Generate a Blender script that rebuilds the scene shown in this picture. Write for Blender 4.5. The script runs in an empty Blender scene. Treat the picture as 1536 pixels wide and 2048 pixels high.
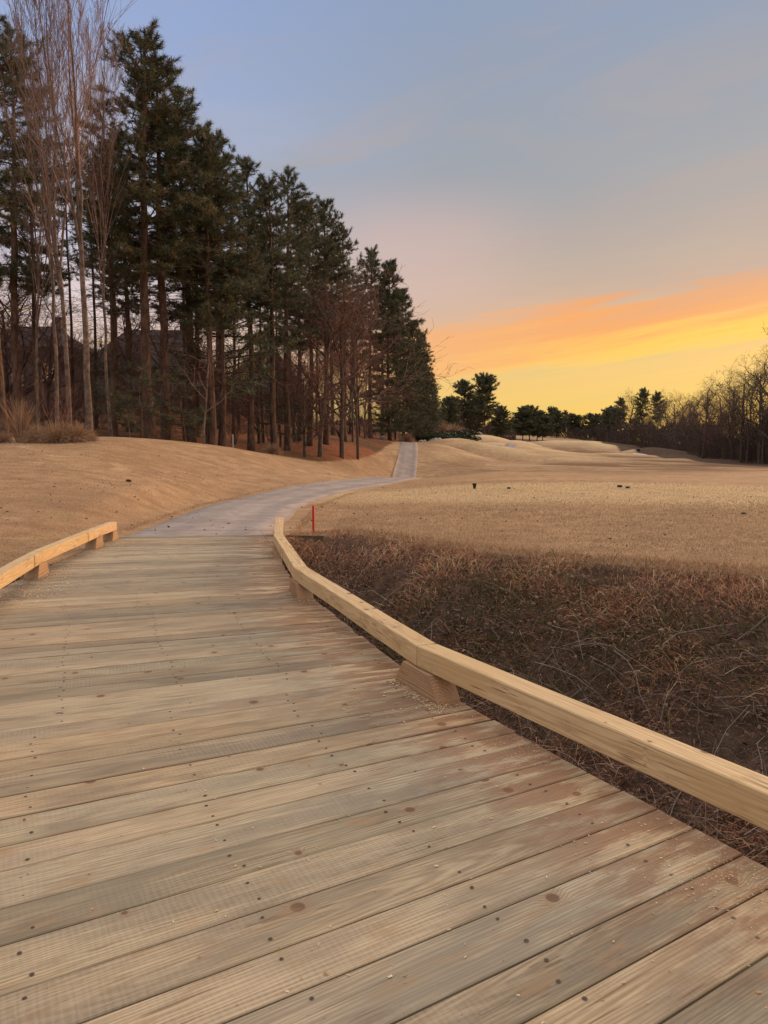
import bpy, math, random
import numpy as np
from mathutils import Vector

rng = np.random.default_rng(7)
random.seed(7)
scene = bpy.context.scene
COL = scene.collection
R = math.radians

# ------------------------------------------------------------------ camera maths
F, CAM_H, HZ = 1479.0, 1.55, 900.0
PITCH = math.atan((1024 - HZ) / F)
CT, ST = math.cos(PITCH), math.sin(PITCH)

def ray(px, py):
    u = (px - 768) / F; v = (1024 - py) / F
    return np.array([u, CT + v * ST, -ST + v * CT])

def at(px, py, Y):                       # point seen at (px,py) at distance Y
    d = ray(px, py); t = Y / d[1]
    return np.array([d[0] * t, Y, CAM_H + d[2] * t])

def sx(px, Y):
    return (px - 768) / F * Y * 1.0

# ------------------------------------------------------------------ object helpers
def tag(o, label=None, cat=None, group=None, kind=None):
    if label: o['label'] = label
    if cat: o['category'] = cat
    if group: o['group'] = group
    if kind: o['kind'] = kind
    return o

def link(name, me, mats=None, parent=None):
    o = bpy.data.objects.new(name, me)
    COL.objects.link(o)
    if parent is not None: o.parent = parent
    return o

def empty(name, loc, rz=0.0, scale=(1, 1, 1)):
    o = bpy.data.objects.new(name, None)
    COL.objects.link(o)
    o.empty_display_size = 0.3
    o.location = loc; o.rotation_euler = (0, 0, rz); o.scale = scale
    return o

class MB:
    """collects vertices / faces (numpy) and writes one mesh"""
    def __init__(s):
        s.v, s.f, s.c, s.w, s.m, s.n = [], [], [], [], [], 0
    def add(s, V, Fa, col=None, wuv=None, mi=0):
        V = np.asarray(V, dtype=np.float64).reshape(-1, 3)
        Fa = np.asarray(Fa, dtype=np.int64)
        s.v.append(V); s.f.append(Fa + s.n)
        s.m.append(np.full(len(Fa), mi, dtype=np.int32))
        if col is None: col = (1, 1, 1)
        col = np.asarray(col, dtype=np.float64)
        if col.ndim == 1: col = np.tile(col[:3], (len(V), 1))
        s.c.append(col[:, :3])
        if wuv is None: wuv = V
        s.w.append(np.asarray(wuv, dtype=np.float64).reshape(-1, 3))
        s.n += len(V)
    def mesh(s, name, mats, smooth=True):
        me = bpy.data.meshes.new(name)
        V = np.concatenate(s.v)
        me.vertices.add(len(V)); me.vertices.foreach_set('co', V.astype(np.float32).ravel())
        cnt = np.concatenate([np.full(len(f), f.shape[1], dtype=np.int32) for f in s.f])
        loops = np.concatenate([f.ravel() for f in s.f]).astype(np.int32)
        me.loops.add(len(loops)); me.loops.foreach_set('vertex_index', loops)
        me.polygons.add(len(cnt))
        st = np.concatenate([[0], np.cumsum(cnt)[:-1]]).astype(np.int32)
        me.polygons.foreach_set('loop_start', st)
        me.polygons.foreach_set('loop_total', cnt)
        me.polygons.foreach_set('material_index', np.concatenate(s.m))
        me.polygons.foreach_set('use_smooth', np.full(len(cnt), smooth, dtype=bool))
        a = me.attributes.new('tint', 'FLOAT_COLOR', 'POINT')
        C4 = np.ones((len(V), 4), dtype=np.float32); C4[:, :3] = np.concatenate(s.c)
        a.data.foreach_set('color', C4.ravel())
        b = me.attributes.new('wuv', 'FLOAT_VECTOR', 'POINT')
        b.data.foreach_set('vector', np.concatenate(s.w).astype(np.float32).ravel())
        for m in (mats if isinstance(mats, (list, tuple)) else [mats]): me.materials.append(m)
        me.update(calc_edges=True); me.validate()
        return me
    def build(s, name, mats, parent=None, smooth=True):
        return link(name, s.mesh(name, mats, smooth), parent=parent)

def box_vf(x0, x1, y0, y1, z0, z1):
    V = [(x0,y0,z0),(x1,y0,z0),(x1,y1,z0),(x0,y1,z0),(x0,y0,z1),(x1,y0,z1),(x1,y1,z1),(x0,y1,z1)]
    Q = [(0,3,2,1),(4,5,6,7),(0,1,5,4),(1,2,6,5),(2,3,7,6),(3,0,4,7)]
    return np.array(V, float), np.array(Q)

def frames(D):
    D = D / np.maximum(np.linalg.norm(D, axis=1, keepdims=True), 1e-9)
    up = np.where(np.abs(D[:, 2:3]) > 0.9, np.array([[1., 0, 0]]), np.array([[0, 0, 1.]]))
    A = np.cross(D, up); A /= np.maximum(np.linalg.norm(A, axis=1, keepdims=True), 1e-9)
    B = np.cross(A, D)
    return D, A, B

def prisms(mb, P0, P1, r0, r1, k=3, col=(1, 1, 1), mi=0):
    """open frustums, one per segment"""
    P0 = np.asarray(P0, float); P1 = np.asarray(P1, float)
    if len(P0) == 0: return
    r0 = np.asarray(r0, float); r1 = np.asarray(r1, float)
    D, A, B = frames(P1 - P0)
    n = len(P0); an = np.arange(k) * 2 * math.pi / k
    off = A[:, None, :] * np.cos(an)[None, :, None] + B[:, None, :] * np.sin(an)[None, :, None]
    V = np.empty((n, 2, k, 3))
    V[:, 0] = P0[:, None, :] + off * r0[:, None, None]
    V[:, 1] = P1[:, None, :] + off * r1[:, None, None]
    base = (np.arange(n) * 2 * k)[:, None]
    i = np.arange(k); j = (i + 1) % k
    Q = np.stack([base + i, base + j, base + k + j, base + k + i], axis=-1).reshape(-1, 4)
    c = np.asarray(col, float)
    if c.ndim == 2: c = np.repeat(c, 2 * k, axis=0)
    mb.add(V.reshape(-1, 3), Q, c, mi=mi)

def tube(mb, P, rad, k=8, col=(1, 1, 1), cap=True, wob=0.0, mi=0):
    P = np.asarray(P, float); rad = np.asarray(rad, float); n = len(P)
    T = np.gradient(P, axis=0)
    D, A, B = frames(T)
    an = np.arange(k) * 2 * math.pi / k
    off = A[:, None, :] * np.cos(an)[None, :, None] + B[:, None, :] * np.sin(an)[None, :, None]
    rr = rad[:, None] * (1 + wob * (rng.random((n, k)) - .5))
    V = P[:, None, :] + off * rr[:, :, None]
    Q = []
    for a in range(n - 1):
        for i in range(k):
            j = (i + 1) % k
            Q.append((a * k + i, a * k + j, (a + 1) * k + j, (a + 1) * k + i))
    mb.add(V.reshape(-1, 3), Q, col, mi=mi)
    if cap:
        c0 = V[-1]; m = c0.mean(0)
        Vc = np.vstack([c0, m[None]])
        mb.add(Vc, [(i, (i + 1) % k, k) for i in range(k)], col, mi=mi)

def blades(mb, P, D, L, W, col, bend=0.0, mi=0):
    """thin two-piece blades; bend is how far the tip droops"""
    P = np.asarray(P, float); n = len(P)
    D, A, B = frames(np.asarray(D, float))
    th = rng.random(n) * 2 * math.pi
    S = A * np.cos(th)[:, None] + B * np.sin(th)[:, None]
    L = np.broadcast_to(L, (n,)).astype(float); W = np.broadcast_to(W, (n,)).astype(float)
    bend = np.broadcast_to(bend, (n,)).astype(float)
    M = P + D * (L * .55)[:, None]; M[:, 2] -= bend * L * .12
    T = P + D * L[:, None]; T[:, 2] -= bend * L * .55
    V = np.empty((n, 5, 3))
    V[:, 0] = P - S * W[:, None] * .5; V[:, 1] = P + S * W[:, None] * .5
    V[:, 2] = M + S * W[:, None] * .4; V[:, 3] = M - S * W[:, None] * .4; V[:, 4] = T
    b = (np.arange(n) * 5)[:, None]
    c = np.asarray(col, float)
    if c.ndim == 2: c = np.repeat(c, 5, axis=0)
    V = V.reshape(-1, 3)
    mb.add(V, np.hstack([b, b + 1, b + 2, b + 3]), c, mi=mi)
    # tips share nothing with the quads: give them their own vertices
    Vt = V.reshape(n, 5, 3)[:, [3, 2, 4]].reshape(-1, 3)
    c2 = c if c.ndim == 1 else np.repeat(np.asarray(col, float), 3, axis=0)
    bt = (np.arange(n) * 3)[:, None]
    mb.add(Vt, np.hstack([bt, bt + 1, bt + 2]), c2, mi=mi)

def tris(mb, P, D, L, W, col, mi=0):
    P = np.asarray(P, float); n = len(P)
    D, A, B = frames(np.asarray(D, float))
    th = rng.random(n) * 2 * math.pi
    S = A * np.cos(th)[:, None] + B * np.sin(th)[:, None]
    L = np.broadcast_to(L, (n,)).astype(float); W = np.broadcast_to(W, (n,)).astype(float)
    V = np.empty((n, 3, 3))
    V[:, 0] = P - S * W[:, None] * .5; V[:, 1] = P + S * W[:, None] * .5; V[:, 2] = P + D * L[:, None]
    b = (np.arange(n) * 3)[:, None]
    c = np.asarray(col, float)
    if c.ndim == 2: c = np.repeat(c, 3, axis=0)
    mb.add(V.reshape(-1, 3), np.hstack([b, b + 1, b + 2]), c, mi=mi)

# ------------------------------------------------------------------ node helpers
class NT:
    def __init__(s, tree):
        s.t = tree; s.t.nodes.clear()
    def n(s, typ, **kw):
        nd = s.t.nodes.new(typ)
        for k, v in kw.items(): setattr(nd, k, v)
        return nd
    def l(s, a, b): s.t.links.new(a, b)
    def put(s, sock, v):
        if hasattr(v, 'links') or isinstance(v, bpy.types.NodeSocket): s.l(v, sock)
        elif isinstance(v, (tuple, list)):
            if sock.type == 'RGBA' and len(v) == 3: v = (*v, 1)
            sock.default_value = v
        else: sock.default_value = v
    def m(s, op, a, b=0.0, c=None, clamp=False):
        nd = s.n('ShaderNodeMath', operation=op, use_clamp=clamp)
        s.put(nd.inputs[0], a); s.put(nd.inputs[1], b)
        if c is not None: s.put(nd.inputs[2], c)
        return nd.outputs[0]
    def mix(s, f, a, b, bt='MIX'):
        nd = s.n('ShaderNodeMix', data_type='RGBA', blend_type=bt)
        s.put(nd.inputs[0], f); s.put(nd.inputs[6], a); s.put(nd.inputs[7], b)
        return nd.outputs[2]
    def ss(s, v, lo, hi, a=0.0, b=1.0):
        nd = s.n('ShaderNodeMapRange', interpolation_type='SMOOTHSTEP')
        s.put(nd.inputs[0], v); s.put(nd.inputs[1], lo); s.put(nd.inputs[2], hi)
        s.put(nd.inputs[3], a); s.put(nd.inputs[4], b)
        return nd.outputs[0]
    def noise(s, vec, scale, detail=4, rough=.55, dist=0.0, dim='3D'):
        nd = s.n('ShaderNodeTexNoise', noise_dimensions=dim)
        s.put(nd.inputs['Vector'], vec); nd.inputs['Scale'].default_value = scale
        nd.inputs['Detail'].default_value = detail; nd.inputs['Roughness'].default_value = rough
        nd.inputs['Distortion'].default_value = dist
        return nd.outputs[0]
    def scale(s, vec, sc, loc=(0, 0, 0)):
        nd = s.n('ShaderNodeMapping'); s.put(nd.inputs[0], vec)
        nd.inputs['Scale'].default_value = sc; nd.inputs['Location'].default_value = loc
        return nd.outputs[0]
    def attr(s, name):
        return s.n('ShaderNodeAttribute', attribute_name=name)
    def ramp(s, f, stops, interp='LINEAR'):
        nd = s.n('ShaderNodeValToRGB'); cr = nd.color_ramp; cr.interpolation = interp
        while len(cr.elements) > 1: cr.elements.remove(cr.elements[-1])
        cr.elements[0].position = stops[0][0]; cr.elements[0].color = (*stops[0][1], 1)
        for p, c in stops[1:]:
            e = cr.elements.new(p); e.color = (*c, 1)
        s.put(nd.inputs[0], f)
        return nd.outputs[0]

def lin(r, g, b):
    f = lambda c: (c / 255 / 12.92) if c / 255 <= .04045 else ((c / 255 + .055) / 1.055) ** 2.4
    return (f(r), f(g), f(b))

def material(name, fn, rough=.8, spec=.3):
    m = bpy.data.materials.new(name); m.use_nodes = True
    t = NT(m.node_tree)
    out = t.n('ShaderNodeOutputMaterial'); p = t.n('ShaderNodeBsdfPrincipled')
    t.l(p.outputs[0], out.inputs[0])
    p.inputs['Roughness'].default_value = rough
    p.inputs['Specular IOR Level'].default_value = spec
    fn(t, p)
    return m

def bump(t, p, h, strength=.5, dist=.01):
    b = t.n('ShaderNodeBump'); b.inputs['Strength'].default_value = strength
    b.inputs['Distance'].default_value = dist
    t.put(b.inputs['Height'], h); t.l(b.outputs[0], p.inputs['Normal'])

# ---- wood: solid texture in plank coordinates (u along, v across, w depth)
def wood_mat(name, light, dark, tone, ring=26.0, stain=0.0, saw=0.0, rough=.75, checks=0.0, ks=1.9):
    def fn(t, p):
        w = t.attr('wuv').outputs['Vector']; tint = t.attr('tint')
        sep = t.n('ShaderNodeSeparateXYZ'); t.l(w, sep.inputs[0])
        u, v, d = sep.outputs
        # knots
        kc = t.n('ShaderNodeCombineXYZ'); t.put(kc.inputs[0], u); t.put(kc.inputs[1], v)
        vo = t.n('ShaderNodeTexVoronoi', voronoi_dimensions='2D', feature='F1')
        t.put(vo.inputs['Vector'], kc.outputs[0]); vo.inputs['Scale'].default_value = ks
        kd = vo.outputs['Distance']
        kcol = t.n('ShaderNodeSeparateColor'); t.l(vo.outputs['Color'], kcol.inputs[0])
        kr = t.m('MULTIPLY_ADD', kcol.outputs[0], .034 * ks, -.006 * ks)       # radius per knot, some none
        kn = t.m('DIVIDE', kd, t.m('MAXIMUM', kr, .001))
        kmask = t.ss(kn, .75, 1.2, 1, 0)
        khalo = t.ss(kn, .6, 3.2, 1, 0)
        # ring field
        st = t.scale(w, (.055, 1, 1))
        wob = t.noise(st, 7.0, 3, .5)
        vv = t.m('ADD', v, t.m('MULTIPLY', khalo, .028))
        vv = t.m('ADD', vv, t.m('MULTIPLY_ADD', wob, .10, -.05))
        cc = t.n('ShaderNodeCombineXYZ'); t.put(cc.inputs[0], t.m('MULTIPLY', u, .055)); t.put(cc.inputs[1], vv); t.put(cc.inputs[2], d)
        wv = t.n('ShaderNodeTexWave', wave_type='RINGS', rings_direction='X', wave_profile='SIN')
        t.l(cc.outputs[0], wv.inputs['Vector']); wv.inputs['Scale'].default_value = ring
        wv.inputs['Distortion'].default_value = 2.2; wv.inputs['Detail'].default_value = 3
        wv.inputs['Detail Scale'].default_value = 1.6; wv.inputs['Detail Roughness'].default_value = .6
        grain = t.ss(wv.outputs['Fac'], .25, .95)
        fib = t.noise(t.scale(w, (3.0, 130, 130)), 1.0, 3, .6)
        fib2 = t.noise(t.scale(w, (.9, 28, 28)), 1.0, 4, .6)
        patch = t.noise(t.scale(w, (1.2, 4.5, 1)), 1.0, 4, .6)
        c = t.mix(t.m('MULTIPLY', grain, .46), light, dark)
        c = t.mix(t.ss(fib, .40, .70, 0, .55), c, dark)
        c = t.mix(t.ss(fib2, .45, .75, 0, .5), c, tone)
        c = t.mix(t.ss(patch, .42, .64, 0, .72), c, tone)
        c = t.mix(1.0, c, tint.outputs['Color'], 'MULTIPLY')
        if saw:
            sw = t.n('ShaderNodeTexWave', wave_type='BANDS', bands_direction='X')
            t.l(t.scale(w, (1, .12, .12)), sw.inputs['Vector']); sw.inputs['Scale'].default_value = 14
            sw.inputs['Distortion'].default_value = 5.0; sw.inputs['Detail'].default_value = 3; sw.inputs['Detail Scale'].default_value = 3
            smask = t.ss(t.noise(t.scale(w, (1.0, 2.2, .5), (7, 3, 1)), 1.0, 3), .44, .62)
            sf = t.m('MULTIPLY', t.m('MULTIPLY', sw.outputs['Fac'], smask), saw)
            c = t.mix(sf, c, (.50, .42, .31))
        if stain:
            a = tint.outputs['Alpha'] if False else t.attr('endmask').outputs['Fac']
            sn = t.noise(t.scale(w, (2.6, 9, 1), (3, 9, 4)), 1.0, 4, .6)
            sm = t.m('MULTIPLY', t.ss(sn, .42, .56), a)
            c = t.mix(t.m('MULTIPLY', sm, stain), c, (.185, .092, .046))
            sn2 = t.noise(t.scale(w, (1.5, 6, 1), (13, 2, 4)), 1.0, 5, .65)
            c = t.mix(t.ss(sn2, .54, .72, 0, .5), c, (.135, .092, .056))
            c = t.mix(t.ss(t.noise(t.scale(w, (2.2, 5, 1), (31, 7, 4)), 1.0, 4, .6), .60, .70, 0, .5), c, (.36, .21, .10))
        c = t.mix(t.m('MULTIPLY', khalo, .35), c, (.27, .14, .065))
        c = t.mix(t.m('MULTIPLY', kmask, .8), c, (.12, .060, .032))
        if checks:
            ck = t.noise(t.scale(w, (2.4, 75, 75), (1, 5, 2)), 1.0, 2, .5)
            ckm = t.ss(t.noise(t.scale(w, (1.3, 6, 6), (4, 8, 3)), 1.0, 3), .48, .62)
            c = t.mix(t.m('MULTIPLY', t.m('MULTIPLY', t.ss(ck, .60, .68), ckm), checks), c, (.13, .07, .032))
            bl = t.noise(t.scale(w, (4.5, 11, 11), (2, 1, 7)), 1.0, 4, .6)
            c = t.mix(t.ss(bl, .56, .74, 0, .55), c, (.30, .185, .085))
        # dirt specks
        sp = t.noise(t.scale(w, (60, 90, 90)), 1.0, 2, .5)
        c = t.mix(t.ss(sp, .70, .78, 0, .5), c, (.07, .045, .03))
        t.l(c, p.inputs['Base Color'])
        hb = t.m('ADD', t.m('MULTIPLY', fib, .6), t.m('MULTIPLY', grain, -.35))
        if saw: hb = t.m('ADD', hb, t.m('MULTIPLY', sw.outputs['Fac'], t.m('MULTIPLY', smask, .2)))
        bump(t, p, hb, .55, .0022)
    return material(name, fn, rough, .25)

M_DECK = wood_mat('deck_wood', (.455, .365, .228), (.185, .13, .072), (.225, .185, .125), 21, .85, .15, checks=.6, ks=2.3)
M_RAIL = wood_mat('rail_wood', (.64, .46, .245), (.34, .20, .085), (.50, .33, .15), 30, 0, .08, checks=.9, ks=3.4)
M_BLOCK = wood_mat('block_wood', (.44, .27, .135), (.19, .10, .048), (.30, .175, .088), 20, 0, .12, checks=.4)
M_DARKWOOD = wood_mat('dark_timber', (.13, .085, .05), (.06, .04, .025), (.09, .06, .04), 18, 0, 0)

def f_tint(t, p):
    a = t.attr('tint').outputs['Color']
    n = t.noise(t.n('ShaderNodeTexCoord').outputs['Object'], 1.3, 3)
    t.l(t.mix(t.ss(n, .3, .7, 0, .35), a, (.03, .026, .018), 'MULTIPLY'), p.inputs['Base Color'])
def f_tint_plain(t, p):
    t.l(t.attr('tint').outputs['Color'], p.inputs['Base Color'])
M_NEEDLE = material('pine_needles', f_tint_plain, .65, .25)
M_BLADE = material('dry_blades', f_tint_plain, .8, .15)
M_TWIG = material('twigs', f_tint_plain, .85, .15)
M_CHIP = material('wood_chips', f_tint_plain, .8, .2)

def bark_mat(name, a, b, vs=(7, 7, 1.6)):
    def fn(t, p):
        co = t.n('ShaderNodeTexCoord').outputs['Object']
        n = t.noise(t.scale(co, vs), 1.0, 5, .65)
        n2 = t.noise(t.scale(co, (.8, .8, .35)), 1.0, 3)
        c = t.mix(t.ss(n, .35, .65), a, b)
        c = t.mix(t.ss(n2, .4, .65, 0, .45), c, tuple(x * .55 for x in a))
        t.l(c, p.inputs['Base Color']); bump(t, p, n, .8, .03)
    return material(name, fn, .9, .15)
M_BARK = bark_mat('pine_bark', (.060, .036, .024), (.15, .088, .055))
M_PALEBARK = bark_mat('pale_bark', (.085, .058, .042), (.21, .145, .105), (4, 4, 3.5))
M_GREYBARK = bark_mat('grey_bark', (.065, .046, .034), (.14, .10, .075))

def f_ground(t, p):
    co = t.n('ShaderNodeTexCoord').outputs['Object']
    z = t.attr('tint'); s = t.n('ShaderNodeSeparateColor'); t.l(z.outputs['Color'], s.inputs[0])
    straw, brush, pale = s.outputs[0], s.outputs[1], s.outputs[2]
    big = t.noise(co, .22, 4, .6); med = t.noise(co, 1.6, 4, .6); fine = t.noise(co, 34, 4, .7); vf = t.noise(t.scale(co, (90, 45, 60)), 1.0, 2, .6)
    c = t.mix(t.ss(big, .35, .68), (.56, .345, .178), (.42, .25, .125))
    c = t.mix(t.ss(med, .38, .66, 0, .7), c, (.285, .165, .082))
    stk = t.noise(t.scale(co, (.35, 2.2, 1)), 1.0, 4, .6)
    c = t.mix(t.ss(stk, .48, .68, 0, .5), c, (.26, .145, .07))
    c = t.mix(t.ss(fine, .42, .70, 0, .5), c, (.19, .112, .058))
    c = t.mix(t.ss(fine, .58, .32, 0, .35), c, (.62, .42, .22))
    c = t.mix(t.ss(vf, .50, .72, 0, .7), c, (.13, .08, .045))
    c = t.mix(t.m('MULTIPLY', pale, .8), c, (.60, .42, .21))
    gn = t.noise(co, .55, 3)
    c = t.mix(t.m('MULTIPLY', t.ss(gn, .5, .72, 0, .35), pale), c, (.30, .27, .11))
    mo = t.noise(co, .85, 5, .65)
    c = t.mix(t.ss(mo, .56, .70, 0, .40), c, (.27, .20, .095))
    c = t.mix(t.ss(t.noise(co, .5, 4, .6, 1.0), .58, .70, 0, .45), c, (.62, .42, .22))
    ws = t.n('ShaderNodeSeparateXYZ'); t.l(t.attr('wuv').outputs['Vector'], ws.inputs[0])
    c = t.mix(t.m('MULTIPLY', ws.outputs[0], t.ss(t.noise(t.scale(co, (.09, .16, 1)), 1.0, 4, .6), .36, .56)), c, (.20, .112, .054))  # painted shading: darkens the hollows between fairway mounds
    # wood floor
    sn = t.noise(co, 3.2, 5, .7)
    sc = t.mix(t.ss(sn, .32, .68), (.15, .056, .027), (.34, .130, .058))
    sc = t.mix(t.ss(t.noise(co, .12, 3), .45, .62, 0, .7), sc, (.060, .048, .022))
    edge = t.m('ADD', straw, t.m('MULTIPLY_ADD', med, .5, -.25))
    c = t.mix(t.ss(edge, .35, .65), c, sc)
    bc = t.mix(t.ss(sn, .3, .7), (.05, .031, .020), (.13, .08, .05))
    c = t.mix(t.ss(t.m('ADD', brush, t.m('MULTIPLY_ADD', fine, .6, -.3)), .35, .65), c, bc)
    t.l(c, p.inputs['Base Color'])
    bump(t, p, t.m('ADD', t.m('MULTIPLY', fine, 1.0), t.m('MULTIPLY', vf, .5)), .8, .05)
M_GROUND = material('ground', f_ground, .95, .08)

def f_path(t, p):
    co = t.n('ShaderNodeTexCoord').outputs['Object']
    w = t.attr('wuv').outputs['Vector']; s = t.n('ShaderNodeSeparateXYZ'); t.l(w, s.inputs[0])
    n = t.noise(co, .7, 4, .6); f = t.noise(co, 30, 3, .6); m = t.noise(co, 4, 4, .6)
    c = t.mix(t.ss(n, .35, .65), (.37, .295, .232), (.29, .228, .18))
    c = t.mix(t.ss(m, .45, .7, 0, .55), c, (.17, .14, .115))
    c = t.mix(t.ss(f, .45, .75, 0, .35), c, (.14, .12, .11))
    # tyre-worn bands
    av = t.m('ABSOLUTE', s.outputs[1])
    band = t.m('MULTIPLY', t.ss(av, .25, .55), t.ss(av, 1.0, .7))
    c = t.mix(t.m('MULTIPLY', band, .28), c, (.15, .128, .12))
    # saw-cut joints every 3 m
    fr = t.m('FRACT', t.m('DIVIDE', s.outputs[0], 3.05))
    j = t.m('LESS_THAN', t.m('ABSOLUTE', t.m('SUBTRACT', fr, .5)), .006)
    c = t.mix(t.m('MULTIPLY', j, .75), c, (.06, .05, .045))
    ed = t.ss(t.m('ADD', av, t.m('MULTIPLY_ADD', m, .4, -.2)), 1.12, 1.38)
    c = t.mix(t.m('MULTIPLY', ed, .5), c, (.21, .14, .085))
    t.l(c, p.inputs['Base Color']); bump(t, p, t.m('SUBTRACT', f, j), .4, .006)
M_PATH = material('concrete', f_path, .9, .2)

def solid(name, c1, c2=None, sc=20, rough=.7, spec=.3):
    c2 = c2 or tuple(x * .7 for x in c1)
    def fn(t, p):
        co = t.n('ShaderNodeTexCoord').outputs['Object']
        n = t.noise(co, sc, 4, .6)
        t.l(t.mix(t.ss(n, .35, .7), c1, c2), p.inputs['Base Color'])
        bump(t, p, n, .3, .01)
    return material(name, fn, rough, spec)
M_RED = solid('red_paint', (.55, .016, .02), (.40, .012, .015), 30, .5)
M_BLACK = solid('black_plastic', (.012, .012, .013), (.02, .02, .02), 60, .5)
M_WHITE = solid('white_paint', (.62, .60, .56), (.45, .43, .40), 30, .6)
M_STONE = solid('pale_stone', (.48, .42, .36), (.28, .23, .19), 5, .9)
M_SAND = solid('sand', (.68, .58, .46), (.55, .46, .36), 2, .95)
M_SCREW = solid('screw_steel', (.035, .028, .024), (.06, .045, .035), 300, .5, .5)
M_SCREWRING = solid('screw_ring', (.10, .065, .045), (.07, .045, .03), 200, .7)
M_GLASS = solid('window_glass', (.05, .05, .055), (.03, .03, .035), 3, .12, .6)
M_FRAME = solid('window_frame', (.35, .28, .23), (.30, .24, .19), 6, .7)
def f_siding(c):
    def fn(t, p):
        co = t.n('ShaderNodeTexCoord').outputs['Object']; s = t.n('ShaderNodeSeparateXYZ'); t.l(co, s.inputs[0])
        fr = t.m('FRACT', t.m('MULTIPLY', s.outputs[2], 6.0))
        n = t.noise(co, 2, 3)
        cc = t.mix(t.ss(n, .3, .7, 0, .4), c, tuple(x * .7 for x in c))
        cc = t.mix(t.m('MULTIPLY', t.m('LESS_THAN', fr, .12), .5), cc, tuple(x * .35 for x in c))
        t.l(cc, p.inputs['Base Color']); bump(t, p, fr, .4, .02)
    return fn
M_SIDING = material('beige_siding', f_siding((.12, .082, .062)), .8)
M_BRICKWALL = material('brown_wall', f_siding((.13, .072, .05)), .85)
M_SHINGLE = material('roof_shingle', f_siding((.062, .045, .038)), .9)
M_SHINGLE2 = material('roof_shingle_tan', f_siding((.065, .047, .038)), .9)
def f_lit(t, p):
    co = t.n('ShaderNodeTexCoord').outputs['Object']
    n = t.noise(co, 1.8, 3)
    p.inputs['Base Color'].default_value = (.3, .2, .1, 1)
    t.l(t.mix(t.ss(n, .35, .65), (1.0, .50, .20), (.8, .33, .12)), p.inputs['Emission Color'])
    p.inputs['Emission Strength'].default_value = .34
M_LIT = material('lit_pane', f_lit, .4)
def f_shrub(t, p): t.l(t.attr('tint').outputs['Color'], p.inputs['Base Color'])
M_LEAF = material('leaves', f_shrub, .6, .3)

# ------------------------------------------------------------------ terrain
CP = [  # (px, py, Y): ground seen there at that distance
 (0,1108,10.6),(0,1000,16.3),(0,930,22.5),(0,891,28),(0,885,31),(100,884,31),
 (200,1000,17.3),(200,930,24.5),(200,880,31.5),(350,940,28),(350,893,34),(350,1000,18.5),(480,960,30),(480,904,37),
 (550,917,40),(620,942,38),(640,930,43),(700,947,45),
 (740,905,75),(740,938,66),(650,924,58),(600,917,54),(700,890,75),(650,895,66),(780,880,100),(560,882,75),(450,880,66),
 (300,860,62),(300,845,76),(100,842,76),(100,812,98),(300,803,98),(500,832,98),(600,852,112),(0,864,50),(400,893,50),(200,876,46),(700,868,115),
 (700,1060,14.3),(860,1085,12.3),(1100,1110,10.9),(1300,1130,10.0),(1536,1142,9.5),
 (900,1020,18.6),(1100,1040,16.0),(1100,1000,21.3),(1100,978,26.5),(950,968,30.5),(1250,968,30),(1536,1000,21.7),(1536,984,26.5),(1400,975,28.5),
 (900,956,52),(950,950,60),(1200,950,60),(1500,960,48),(1500,941,75),(1200,930,92),(1350,928,102),(1500,930,100),(1200,915,128),
 (1000,930,86),(900,935,78),(900,906,100),(862,894,97),(1000,905,122),(950,891,116),(1100,904,172),(1100,893,222),(1250,909,172),(1320,914,150),
 (1000,886,200),(970,880,216),(1050,884,262),(1150,883,305),(920,876,160),(870,886,126),(850,864,160),(1200,879,390),(1400,901,225),(1536,907,182),(1310,891,360),
]
WP = [  # world points
 (-3.4,13.6,0),(-3.6,19,0),(-2.8,26,.0),(-1.8,31,0),(-.2,36.5,-.02),(1.1,42,-.03),(1.6,50,-.85),(1.9,58,-1.45),(1.9,64,-1.5),(2.0,71,-1.08),(2.6,80,.5),(3.0,89,1.82),(3.2,93,2.2),(4,106,2.5),
 (30,8,0),(30,30,0),(20,-3,0),(-20,5,.2),(-25,20,1.2),(-20,-3,.1),(60,60,-.5),(-60,40,4),(-60,6,1),(60,5,0),(-45,85,6.5),(60,110,-.4),(110,200,1),
 (0,2,0),(0,6,0),(3,6,0),(-3,9,0),(8,3,0),(-8,3,0),(-4.9,8.5,-.10),(-5.6,11,-.04),(1.5,2,0),(-1.5,2,0),(4,2,0),(-4,2,0),
 (-600,700,14),(-200,880,12),(200,880,9),(600,700,8),(-100,300,13),(-30,200,9),(0,2500,14),(-1500,2000,20),(1500,2000,10),(-80,150,10),
]
def warp(x, y):
    return np.arctan2(x, y) * 2.2, np.log(np.hypot(x, y) + 1e-9)
_pts = np.array([at(*c) for c in CP] + [np.array(w, float) for w in WP])
_wa, _wl = warp(_pts[:, 0], _pts[:, 1])
_S = 30.0                                                     # heights are smoothed relative to distance
def _phi(r2): return np.where(r2 > 1e-12, .5 * r2 * np.log(np.maximum(r2, 1e-12)), 0)
_n = len(_pts)
_K = _phi((_wa[:, None] - _wa[None]) ** 2 + (_wl[:, None] - _wl[None]) ** 2) + np.eye(_n) * 2e-3
_Pm = np.stack([np.ones(_n), _wa, _wl], 1)
_A = np.zeros((_n + 3, _n + 3)); _A[:_n, :_n] = _K; _A[:_n, _n:] = _Pm; _A[_n:, :_n] = _Pm.T
_scale = np.exp(_wl)                                          # fit z / distance: visually even error
_sol = np.linalg.solve(_A, np.concatenate([_pts[:, 2] / _scale, np.zeros(3)]))

def smooth(x, a, b):
    t = np.clip((x - a) / (b - a), 0, 1); return t * t * (3 - 2 * t)

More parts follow.
